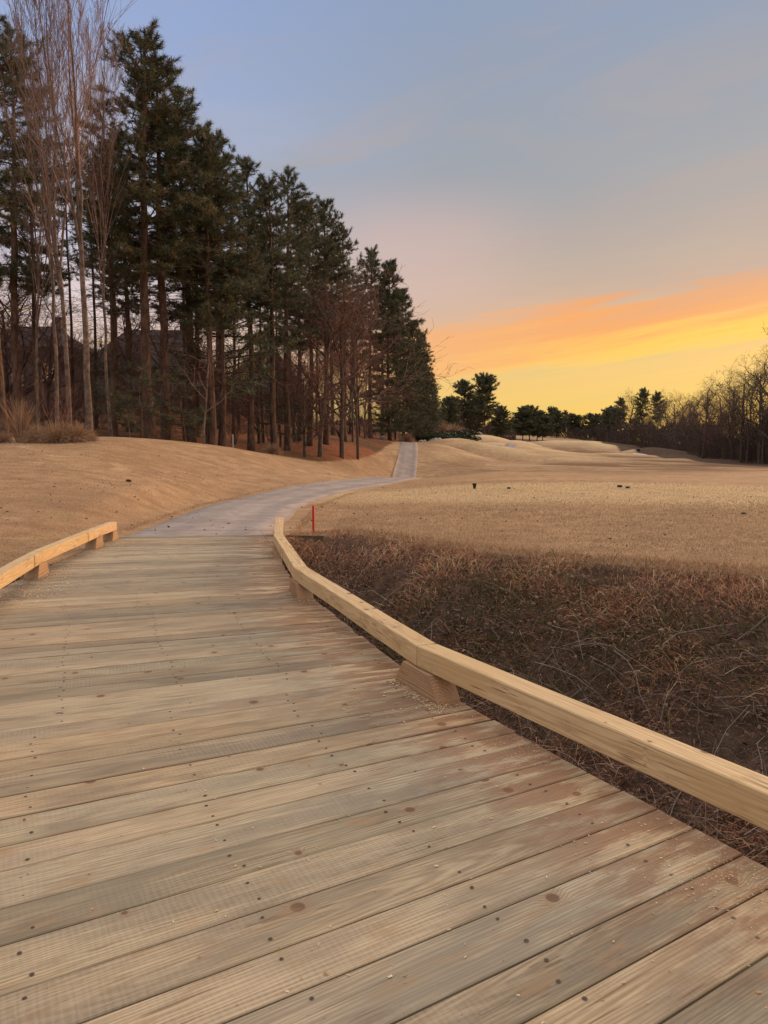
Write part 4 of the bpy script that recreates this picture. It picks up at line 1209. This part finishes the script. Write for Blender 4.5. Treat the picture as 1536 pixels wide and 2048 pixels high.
# ------------------------------------------------------------------ shrubs, rocks, grass clumps
def leafy(seed, rx, rz, pal, n=2600, ls=.10):
    g = np.random.default_rng(seed); mb = MB()
    d = g.normal(0, 1, (n, 3)); d /= np.linalg.norm(d, axis=1, keepdims=True); d[:, 2] = np.abs(d[:, 2])
    lump = 1 + .22 * np.sin(d[:, 0] * 5 + seed) * np.sin(d[:, 1] * 6) + .15 * np.sin(d[:, 2] * 9 + d[:, 0] * 7)
    rr = g.uniform(.45, 1.0, (n, 1)) ** .5 * lump[:, None]
    P = d * rr * np.array([rx, rx, rz])
    c = np.array(pal)[g.integers(0, len(pal), n)] * g.uniform(.6, 1.25, (n, 1))
    D = d + g.normal(0, .8, (n, 3))
    blades(mb, P, D, g.uniform(.6, 1.3, n) * ls * 2, ls, c, .2)
    return mb.mesh('low_shrub', M_LEAF, False)
G1 = [(.045, .062, .020), (.060, .075, .026), (.035, .050, .018)]
SH = [leafy(i, 1.6, 1.0, G1 if i < 3 else [(.075, .060, .028), (.10, .075, .035), (.055, .05, .022)], ls=.11) for i in range(4)]
shr = [(843,120,1.5,'green low shrub nearest the path crest, first of the garden bed'),(858,128,1.4,'green low shrub above the pale edging stones of the garden'),(879,126,1.6,'wide green shrub in front of the pale edging stones'),(893,134,1.2,'dark green shrub in the middle of the garden bed'),(915,140,1.9,'broad dark green shrub at the right end of the garden bed'),(935,150,1.3,'olive shrub between the garden bed and the far pines'),(868,145,1.5,'olive shrub at the back of the garden bed'),(900,150,1.4,'brown green shrub at the back before the far pines'),(850,150,1.3,'brown green shrub under the tail end pines')]
for i, (px, Y, s_, lab) in enumerate(shr):
    x = sx(px, Y); o = link('low_shrub', SH[[0, 1, 2, 0, 1, 3, 3, 3, 2][i]]); o.location = (x, Y, gz(x, Y) - .1)
    o.scale = (s_ * 1.25, s_ * 1.1, s_ * .8); o.rotation_euler = (0, 0, i * 1.3); tag(o, lab, 'shrub', 'shrubs of the garden bed')

def stone_mesh(seed):
    g = np.random.default_rng(seed)
    bm_v, bm_f = [], []
    n, m = 10, 6
    for i in range(m + 1):
        th = math.pi * i / m
        for j in range(n):
            ph = 2 * math.pi * j / n
            d = np.array([math.sin(th) * math.cos(ph), math.sin(th) * math.sin(ph), math.cos(th)])
            k = 1 + .18 * math.sin(d[0] * 4 + seed) + .14 * math.sin(d[1] * 5 + seed * 2) + .1 * math.sin(d[2] * 6)
            bm_v.append(d * k * np.array([.5, .36, .32]))
    for i in range(m):
        for j in range(n):
            bm_f.append((i * n + j, (i + 1) * n + j, (i + 1) * n + (j + 1) % n, i * n + (j + 1) % n))
    mb = MB(); mb.add(bm_v, bm_f); return mb.mesh('stone', M_STONE, False)
ST_ = [stone_mesh(i) for i in range(3)]
stones = [(842,112,.8,'small pale edging stone at the left end of the garden bed'),(849,113,.7,'second pale edging stone from the garden bed end'),(872,118,2.6,'largest white boulder in the edging of the garden bed'),(862,117,.9,'pale stone just left of the largest white boulder'),(884,120,.9,'pale stone just right of the largest white boulder'),(893,122,.8,'pale stone where the edging starts to climb'),(764,98,1.2,'white round stone at the foot of the reddish bare trees'),(916,130,1.3,'grey stone in the dry stream edging'),(930,136,1.4,'grey stone half way up the dry stream edging'),(945,142,1.3,'grey stone near the top of the dry stream edging'),(958,150,1.3,'uppermost grey stone of the dry stream edging'),(905,125,1.0,'grey stone at the low bend of the dry stream edging')]
for i, (px, Y, s_, lab) in enumerate(stones):
    x = sx(px, Y); o = link('stone', ST_[i % 3]); o.location = (x, Y, gz(x, Y) + .08 * s_); o.scale = (s_, s_, s_ * (.55 if s_ > 2 else .9)); o.rotation_euler = (0, 0, i * .9)
    tag(o, lab, 'stone', 'stones edging the garden bed' if px > 800 else None)

def clump_mesh(seed, h, lean, n, pal, w=.010, base=.22):
    g = np.random.default_rng(seed); mb = MB()
    a = g.random(n) * 6.283; ll = np.abs(g.normal(0, lean, n))
    D = np.column_stack([np.cos(a) * ll, np.sin(a) * ll, np.ones(n)]); D /= np.linalg.norm(D, axis=1, keepdims=True)
    P = np.column_stack([np.cos(a) * base * g.random(n), np.sin(a) * base * g.random(n), np.full(n, -.03)])
    c = np.array(pal)[g.integers(0, len(pal), n)] * g.uniform(.7, 1.2, (n, 1))
    L = g.uniform(.5, 1.15, n) * h
    p = P.copy(); r = np.full(n, w)
    for k in range(4):
        e = p + D * (L / 4)[:, None]; prisms(mb, p, e, r, r * .75, 3, c); p = e; r = r * .75
        D = D + np.column_stack([np.cos(a), np.sin(a), -np.ones(n)]) * (ll * .45)[:, None]; D /= np.linalg.norm(D, axis=1, keepdims=True)
    return mb.mesh('grass_clump', M_BLADE, False)
TAN = [(.42, .26, .14), (.34, .20, .105), (.50, .34, .20), (.24, .14, .08)]
CL = [clump_mesh(1, .85, .75, 900, TAN), clump_mesh(2, .8, .85, 900, TAN), clump_mesh(3, 1.7, .22, 320, TAN, .009, .15)]
for (k, px, Y, s_, lab) in [(0, 84, 30.4, .95, 'mound of straw coloured grass left of the leggy red shrub base'), (1, 118, 30.2, 1.1, 'largest mound of straw grass at the foot of the poplars'), (0, 152, 30.6, 1.0, 'mound of straw grass against the straight pale poplar trunk'), (1, 178, 31.0, .6, 'low straw grass at the right foot of the straight poplar'), (2, 46, 30.6, 1.0, 'upright sheaf of tall straw grass near the frame edge'), (1, 10, 30.0, .6, 'low straw grass clump at the frame edge'), (0, 545, 52.5, .9, 'tuft of straw at the foot of the thick corner pine'), (1, 812, 98, 1.6, 'pale grass clump beside the path crest'), (0, 880, 150, 3.4, 'left of two pale rounded grass mounds in the garden bed'), (1, 905, 154, 3.2, 'right of two pale rounded grass mounds in the garden bed')]:
    x = sx(px, Y); o = link('grass_clump', CL[k]); o.location = (x, Y, gz(x, Y)); o.scale = (s_,) * 3; o.rotation_euler = (0, 0, px * .1)
    tag(o, lab, 'ornamental grass', 'clumps of dry ornamental grass')

# pale dry weed stalks behind the bend of the rail
mb = MB(); g = np.random.default_rng(3)
for k in range(16):
    p = np.array([g.normal(0, .05), g.normal(0, .05), -.05]); a = g.random() * 6.28; d = np.array([math.cos(a) * .25, math.sin(a) * .25, 1.])
    S0, S1 = [], []
    for j in range(5):
        e = p + d / np.linalg.norm(d) * g.uniform(.10, .17); S0.append(p); S1.append(e)
        if j > 1:
            q = d + g.normal(0, .5, 3); S0.append(e); S1.append(e + q / np.linalg.norm(q) * .12)
        p = e; d = d + g.normal(0, .12, 3)
    prisms(mb, S0, S1, [.0028] * len(S0), [.002] * len(S0), 4, (.42, .31, .22))
o = mb.build('dry_weed', M_TWIG); o.location = (-.12, 6.9, gz(-.12, 6.9)); o.scale = (1.1, 1.1, 1.35)
tag(o, 'pale dry weed stalks sticking up from the brush behind the rail', 'weed')

# ------------------------------------------------------------------ small course things
def lathe(prof, k=16):
    V = []; Q = []
    for r_, z_ in prof:
        for j in range(k):
            a = 2 * math.pi * j / k; V.append((r_ * math.cos(a), r_ * math.sin(a), z_))
    for i in range(len(prof) - 1):
        for j in range(k): Q.append((i * k + j, i * k + (j + 1) % k, (i + 1) * k + (j + 1) % k, (i + 1) * k + j))
    return V, Q
def lathe_obj(name, prof, mat, loc, label, cat, group=None, k=16):
    mb = MB(); V, Q = lathe(prof, k); mb.add(V, Q)
    o = mb.build(name, mat); o.location = loc; return tag(o, label, cat, group)
sxp = at(627, 1062, 14.2); zz = gz(sxp[0], 14.2)
lathe_obj('marker_stake', [(.0, -.15), (.024, -.15), (.025, .0), (.025, .50), (.021, .525), (.0, .53)], M_RED, (sxp[0], 14.2, zz), 'red hazard stake standing where turf meets the brush beside the rail', 'stake', k=8)
p = at(949, 977, 27.5); lathe_obj('tee_marker', [(0, -.02), (.03, -.02), (.035, .0), (.085, .19), (.088, .20), (.075, .20), (.06, .13), (0, .12)], M_BLACK, (p[0], 27.5, gz(p[0], 27.5)), 'black tapered cup marker standing on the tee', 'tee marker')
for (px, Y, lab, sc_) in [(1018, 27.0, 'small dark marker with a pale foot on the tee right of the cup', .7), (1240, 27.5, 'dark divot box lying on the tee, left one of two', 1.0), (1256, 26.9, 'small dark divot box lying on the tee, right one of two', .8)]:
    mb = MB(); x = sx(px, Y)
    lathe_p = [(0, 0), (.07, 0), (.075, .02), (.07, .07), (.05, .085), (0, .09)]
    V, Q = lathe(lathe_p, 10); V = np.array(V); V[:, 0] *= 1.4; mb.add(V, Q)
    o = mb.build('tee_box_marker', M_BLACK); o.location = (x, Y, gz(x, Y)); o.scale = (sc_,) * 3; tag(o, lab, 'tee marker', 'dark markers lying on the tee')
x = sx(1490, 17.2); o = link('leaf_clump', leafy(44, .04, .03, [(.06, .04, .028), (.09, .06, .04)], 60, .018)); o.location = (x, 17.2, gz(x, 17.2)); tag(o, 'small dark clump of dead leaves lying alone on the tee slope', 'leaf clump')
x = sx(257, 21.5); o = link('leaf_clump', leafy(45, .06, .04, [(.05, .035, .025)], 70, .03)); o.location = (x, 21.5, gz(x, 21.5)); tag(o, 'small dark leaf clump lying alone on the left mown slope', 'leaf clump')
x = sx(467, 52); lathe_obj('white_post', [(.05, -.2), (.05, .95), (.04, 1.0), (0, 1.02)], M_WHITE, (x, 52, gz(x, 52)), 'thin white post standing among the trunks of the wood', 'post', k=8)

# sand bunker with the dark box beside it
mb = MB(); an = np.linspace(0, 2 * math.pi, 40, endpoint=False)
bx, by = sx(1272, 158), 158.0
ring = np.column_stack([bx + 2.1 * np.cos(an) + .3 * np.cos(3 * an), by + 1.6 * np.sin(an)])
ring2 = np.column_stack([bx + (ring[:, 0] - bx) * .5, by + (ring[:, 1] - by) * .5])
z1 = ground_z(ring[:, 0], ring[:, 1]) + .10 + .30 * (np.sin(an) > 0) * np.sin(an); z2 = ground_z(ring2[:, 0], ring2[:, 1]) + .10
V = np.vstack([np.column_stack([ring, z1]), np.column_stack([ring2, z2]), [[bx, by, gz(bx, by) + .09]]])
Q = [(i, (i + 1) % 40, 40 + (i + 1) % 40, 40 + i) for i in range(40)]
mb.add(V, Q); mb.f.append(np.array([(40 + i, 40 + (i + 1) % 40, 80) for i in range(40)])); mb.m.append(np.zeros(40, np.int32))
tag(mb.build('sand_bunker', M_SAND), kind='structure')
x = sx(1275, 163); V, Q = box_vf(-.45, .45, -.3, .3, 0, .55); mb = MB(); mb.add(V, Q); V, Q = box_vf(-.5, .5, -.34, .34, .55, .62); mb.add(V, Q)
o = mb.build('course_box', M_BLACK, smooth=False); o.location = (x, 163, gz(x, 163)); o.scale = (.7, .7, .7); tag(o, 'dark box standing on the mound behind the sand bunker', 'box')

# dark board holding the bank at the end of the right-hand rail
V, Q = box_vf(-.35, .35, -.04, .04, -.5, -.02); mb = MB(); mb.add(V, Q)
o = mb.build('retaining_board', M_DARKWOOD, smooth=False); o.location = (-1.45, 13.55, 0); o.rotation_euler = (0, 0, R(-6)); tag(o, 'dark board holding the bank beside the end of the rail', 'retaining board')

# ------------------------------------------------------------------ houses behind the wood
def house(loc, rz, w, d, h, rh, wallm, roofm, wins, label, name='house', gable=False):
    o = empty(name, loc, rz); tag(o, label, 'house', 'houses behind the wood')
    mb = MB(); V, Q = box_vf(-w / 2, w / 2, -d / 2, d / 2, -2, h); mb.add(V, Q)
    if gable:
        for sy in (-d / 2, d / 2):
            mb.add([(-w / 2, sy, h), (w / 2, sy, h), (0, sy, h + rh)], [(0, 1, 2)])
    mb.build('wall', wallm, o, False)
    mb = MB(); e = .5; t = .22
    if gable:      # ridge runs front to back
        for s_ in (-1, 1):
            V = [(0, -d / 2 - e, h + rh), (0, d / 2 + e, h + rh), (s_ * (w / 2 + e), d / 2 + e, h - e * rh / (w / 2)), (s_ * (w / 2 + e), -d / 2 - e, h - e * rh / (w / 2))]
            V = V + [(a, b, c + t) for a, b, c in V]
            mb.add(V, [(0, 1, 2, 3), (7, 6, 5, 4), (0, 3, 7, 4), (1, 0, 4, 5), (2, 1, 5, 6), (3, 2, 6, 7)])
    else:          # hipped
        V = [(-w / 2 - e, -d / 2 - e, h), (w / 2 + e, -d / 2 - e, h), (w / 2 + e, d / 2 + e, h), (-w / 2 - e, d / 2 + e, h), (-w / 2 + d * .42, 0, h + rh), (w / 2 - d * .42, 0, h + rh)]
        V = [(a, b, c + .01) for a, b, c in V] + [(-w / 2 - e, -d / 2 - e, h - .2), (w / 2 + e, -d / 2 - e, h - .2), (w / 2 + e, d / 2 + e, h - .2), (-w / 2 - e, d / 2 + e, h - .2)]
        mb.add(V, [(0, 1, 5, 4), (2, 3, 4, 5), (6, 7, 1, 0), (7, 8, 2, 1), (8, 9, 3, 2), (9, 6, 0, 3)]); 
        mb.add(V, [(1, 2, 5), (3, 0, 4)]); mb.add(V, [(9, 8, 7, 6)])
    roof = mb.build('roof', roofm, o, False)
    mb = MB(); V, Q = box_vf(w * .22, w * .22 + .9, -.5, .5, h + rh * .3, h + rh + .9); mb.add(V, Q)
    V, Q = box_vf(w * .22 - .08, w * .22 + .98, -.58, .58, h + rh + .9, h + rh + 1.05); mb.add(V, Q); mb.build('chimney', wallm, roof, False)
    for (cx, cz, ww, wh, lit) in wins:
        y = -d / 2
        fb = MB()
        for (x0, x1, z0, z1) in ((-ww / 2 - .1, -ww / 2, -wh / 2 - .1, wh / 2 + .1), (ww / 2, ww / 2 + .1, -wh / 2 - .1, wh / 2 + .1), (-ww / 2, ww / 2, wh / 2, wh / 2 + .1), (-ww / 2, ww / 2, -wh / 2 - .1, -wh / 2), (-.03, .03, -wh / 2, wh / 2), (-ww / 2, -.03, -.03, .03), (.03, ww / 2, -.03, .03)):
            V, Q = box_vf(cx + x0, cx + x1, y - .10, y - .002, cz + z0, cz + z1); fb.add(V, Q)
        f = fb.build('window', M_FRAME, o, False)
        pb = MB(); pb.add([(cx - ww / 2, y - .03, cz - wh / 2), (cx + ww / 2, y - .03, cz - wh / 2), (cx + ww / 2, y - .03, cz + wh / 2), (cx - ww / 2, y - .03, cz + wh / 2)], [(0, 1, 2, 3)])
        pb.build('pane', M_LIT if lit else M_GLASS, f, False)
    return o
def hz_(px, Y): return sx(px, Y)
Y0 = 88.; z0 = gz(sx(80, Y0), Y0)
house((sx(40, Y0), Y0 + 5, z0 - .3), R(-4), 13, 10, at(60, 712, Y0)[2] - z0 + .3 + 1.0, 3.2, M_SIDING, M_SHINGLE2, [(-2.6, 4.1, 1.3, 2.0, True), (.6, 4.1, 1.3, 2.0, True), (4.4, 4.6, 1.5, 1.9, True), (-2.6, 1.3, 1.2, 1.6, False), (1.6, 1.3, 1.2, 1.6, False)], 'beige house with warm lit windows at the left behind the poplars')
Y0 = 92.; z0 = gz(sx(280, Y0), Y0)
house((sx(285, Y0), Y0 + 6, z0 - .3), R(2), 16, 11, 4.6, at(280, 660, Y0 + 6)[2] - z0 - 4.3, M_BRICKWALL, M_SHINGLE, [(-5, 2.6, 1.3, 1.7, False), (-1, 2.6, 1.3, 1.7, False), (3, 2.6, 1.3, 1.7, False), (6.3, 2.9, .9, 2.2, True)], 'dark brown house with a broad hipped roof behind the tallest pine')
Y0 = 96.; z0 = gz(sx(520, Y0), Y0)
house((sx(520, Y0), Y0 + 6, z0 - .3), R(-3), 11.5, 10, 3.2, at(520, 704, Y0 + 6)[2] - z0 - 2.9, M_BRICKWALL, M_SHINGLE, [(-3, 1.6, 1.2, 1.4, False), (1.5, 1.6, 1.2, 1.4, False)], 'low house with a dark roof behind the thick corner pine')

# ------------------------------------------------------------------ sky and light
SUN_AZ, SUN_EL = R(46), R(11)
w = bpy.data.worlds.new('World'); scene.world = w; w.use_nodes = True
t = NT(w.node_tree)
out = t.n('ShaderNodeOutputWorld'); bg = t.n('ShaderNodeBackground'); t.l(bg.outputs[0], out.inputs[0])
gen = t.n('ShaderNodeTexCoord').outputs['Generated']
nv = t.n('ShaderNodeVectorMath', operation='NORMALIZE'); t.l(gen, nv.inputs[0])
sp = t.n('ShaderNodeSeparateXYZ'); t.l(nv.outputs[0], sp.inputs[0])
el = t.m('ARCSINE', sp.outputs[2]); az = t.m('ARCTAN2', sp.outputs[0], sp.outputs[1])
cv = t.n('ShaderNodeCombineXYZ'); t.put(cv.inputs[0], az); t.put(cv.inputs[1], t.m('MULTIPLY', t.m('SUBTRACT', el, t.m('MULTIPLY', az, .14)), 8.0))
n1 = t.noise(cv.outputs[0], 1.7, 5, .55, .4); n2 = t.noise(t.scale(cv.outputs[0], (1.5, 2.2, 1), (3, 1, 0)), 2.0, 5, .6, .3)
n3 = t.noise(t.scale(cv.outputs[0], (1.2, .5, 1), (9, 4, 0)), 1.3, 4, .5, .5)
azc = t.m('MINIMUM', t.m('MAXIMUM', az, -.4), .9)
e2 = t.m('SUBTRACT', el, t.m('MULTIPLY', azc, .095))
n6 = t.noise(t.scale(cv.outputs[0], (3.2, 3.4, 1), (8, 6, 0)), 1.8, 6, .65, .7)
e2 = t.m('ADD', e2, t.m('MULTIPLY_ADD', n6, .050, -.025))
e2 = t.m('ADD', e2, t.m('MULTIPLY_ADD', n1, .085, -.0425))
e2 = t.m('ADD', e2, t.m('MULTIPLY_ADD', n2, .030, -.015))
n4 = t.noise(t.scale(cv.outputs[0], (1.1, 4.2, 1), (5, 2, 0)), 1.6, 6, .6, .25)
e2 = t.m('ADD', e2, t.m('MULTIPLY_ADD', n4, .085, -.0425))
def rs(l): return [(p / .62, lin(*c)) for p, c in l]
rr = t.ramp(t.m('DIVIDE', t.m('SUBTRACT', el, t.m('MULTIPLY', azc, .06)), .62), rs([(0, (236, 190, 100)), (.04, (239, 198, 108)), (.09, (240, 196, 120)), (.13, (232, 186, 132)), (.17, (214, 176, 146)), (.22, (192, 172, 156)), (.28, (173, 167, 164)), (.36, (159, 163, 171)), (.48, (147, 160, 183)), (.62, (142, 160, 192))]))
rl = t.ramp(t.m('DIVIDE', t.m('ADD', el, t.m('MULTIPLY_ADD', n1, .10, -.05)), .62), rs([(0, (242, 200, 140)), (.06, (246, 205, 158)), (.12, (240, 206, 186)), (.20, (224, 206, 208)), (.30, (186, 190, 212)), (.42, (160, 176, 212)), (.62, (140, 164, 210))]))
c = t.mix(t.ss(az, -.36, .14), rl, rr)
# lit cloud sheet low in the west, torn into streaks
n5 = t.noise(t.scale(cv.outputs[0], (2.2, 3.0, 1), (2, 8, 0)), 1.5, 8, .62, .9)
prof = t.m('MULTIPLY', t.ss(e2, .04, .11), t.ss(e2, .195, .125))
cm = t.ss(t.m('ADD', t.m('MULTIPLY', n5, 1.5), prof), 1.16, 1.62)
ccol = t.ramp(t.m('ADD', e2, t.m('MULTIPLY_ADD', n4, .06, -.03)), [(.04, lin(252, 212, 112)), (.078, lin(253, 200, 98)), (.10, lin(252, 182, 90)), (.13, lin(249, 166, 90)), (.18, lin(232, 162, 116))])
pk = t.mix(t.ss(az, .30, .05, 0, .45), ccol, lin(246, 184, 132))
c = t.mix(t.m('MULTIPLY', cm, t.m('MULTIPLY', .92, t.ss(az, -.2, .12))), c, pk)
yb = t.m('MULTIPLY', t.ss(e2, .06, .088), t.ss(e2, .125, .095)); yb = t.m('MULTIPLY', yb, t.ss(az, .08, .42))
c = t.mix(t.m('MULTIPLY', yb, t.ss(n4, .36, .56, .15, .8)), c, lin(255, 212, 84))
# thin bright threads and grey-green gaps under it
th_ = t.m('MULTIPLY', t.ss(t.noise(t.scale(cv.outputs[0], (.9, 7.0, 1), (1, 3, 0)), 1.6, 5, .55, .3), .56, .66), t.m('MULTIPLY', t.ss(el, .03, .07), t.ss(el, .21, .15)))
c = t.mix(t.m('MULTIPLY', th_, .5), c, lin(254, 206, 122))
gg = t.m('MULTIPLY', t.ss(n2, .50, .62), t.m('MULTIPLY', t.ss(e2, .02, .05), t.ss(e2, .11, .07)))
c = t.mix(t.m('MULTIPLY', gg, .5), c, lin(218, 194, 126))
# mauve and rose veils higher up, drawn out along the same slant
v1 = t.noise(t.scale(cv.outputs[0], (1.6, .9, 1), (11, 4, 0)), 1.5, 6, .58, .8)
c = t.mix(t.m('MULTIPLY', t.ss(v1, .44, .64), t.m('MULTIPLY', t.ss(el, .15, .24), t.ss(el, .50, .30, .15, .62))), c, lin(186, 166, 156))
c = t.mix(t.m('MULTIPLY', t.ss(n3, .46, .66), t.ss(el, .22, .36, 0, .40)), c, lin(150, 158, 170))
rose = t.m('MULTIPLY', t.m('MULTIPLY', t.ss(el, .14, .22), t.ss(el, .36, .26)), t.m('MULTIPLY', t.ss(az, -.15, .02), t.ss(az, .26, .06)))
c = t.mix(t.m('MULTIPLY', rose, .5), c, lin(222, 186, 176))
c = t.mix(1.0, c, (.86, .86, .87), 'MULTIPLY')
# brighter sky overhead and behind the viewer
zen = t.ss(el, .62, 1.10)
c = t.mix(zen, c, (1.5, 1.42, 1.46))
back = t.m('MULTIPLY', t.ss(sp.outputs[1], .25, -.45), t.ss(el, 1.1, .6))
c = t.mix(back, c, (.66, .62, .68))
sunside = t.m('MULTIPLY', t.ss(az, .58, .95), t.ss(el, .55, .1)); sunside = t.m('MULTIPLY', sunside, t.ss(az, 2.1, 1.4))
c = t.mix(sunside, c, (1.9, .95, .38))
low = t.ss(el, 0, -.03)
c = t.mix(low, c, (.10, .07, .045))
sky = t.n('ShaderNodeTexSky', sky_type='NISHITA'); sky.sun_disc = False; sky.sun_elevation = R(3); sky.sun_rotation = SUN_AZ
c = t.mix(1.0, c, t.mix(1.0, sky.outputs[0], (.02, .02, .02), 'MULTIPLY'), 'ADD')
t.l(c, bg.inputs[0]); bg.inputs[1].default_value = 1.0

sl = bpy.data.lights.new('sun', 'SUN'); sl.energy = 3.2; sl.angle = R(20); sl.color = (1, .66, .40)
so = bpy.data.objects.new('sun', sl); COL.objects.link(so)
dv = Vector((math.sin(SUN_AZ) * math.cos(SUN_EL), math.cos(SUN_AZ) * math.cos(SUN_EL), math.sin(SUN_EL)))
so.rotation_euler = dv.to_track_quat('Z', 'Y').to_euler(); so.location = dv * 50

# ------------------------------------------------------------------ camera and render settings
cd = bpy.data.cameras.new('camera'); cam = bpy.data.objects.new('camera', cd); COL.objects.link(cam)
cam.location = (0, 0, CAM_H); cam.rotation_euler = (math.pi / 2 - PITCH, 0, 0)
cd.sensor_fit = 'VERTICAL'; cd.sensor_height = 36; cd.lens = 36 * F / 2048; cd.clip_start = .05; cd.clip_end = 6000
scene.camera = cam
scene.view_settings.view_transform = 'Standard'; scene.view_settings.look = 'None'
scene.view_settings.exposure = .14; scene.view_settings.gamma = 1
scene.render.engine = 'CYCLES'
scene.cycles.max_bounces = 5; scene.cycles.diffuse_bounces = 3; scene.cycles.glossy_bounces = 2; scene.cycles.transparent_max_bounces = 4
scene.cycles.caustics_reflective = False; scene.cycles.caustics_refractive = False
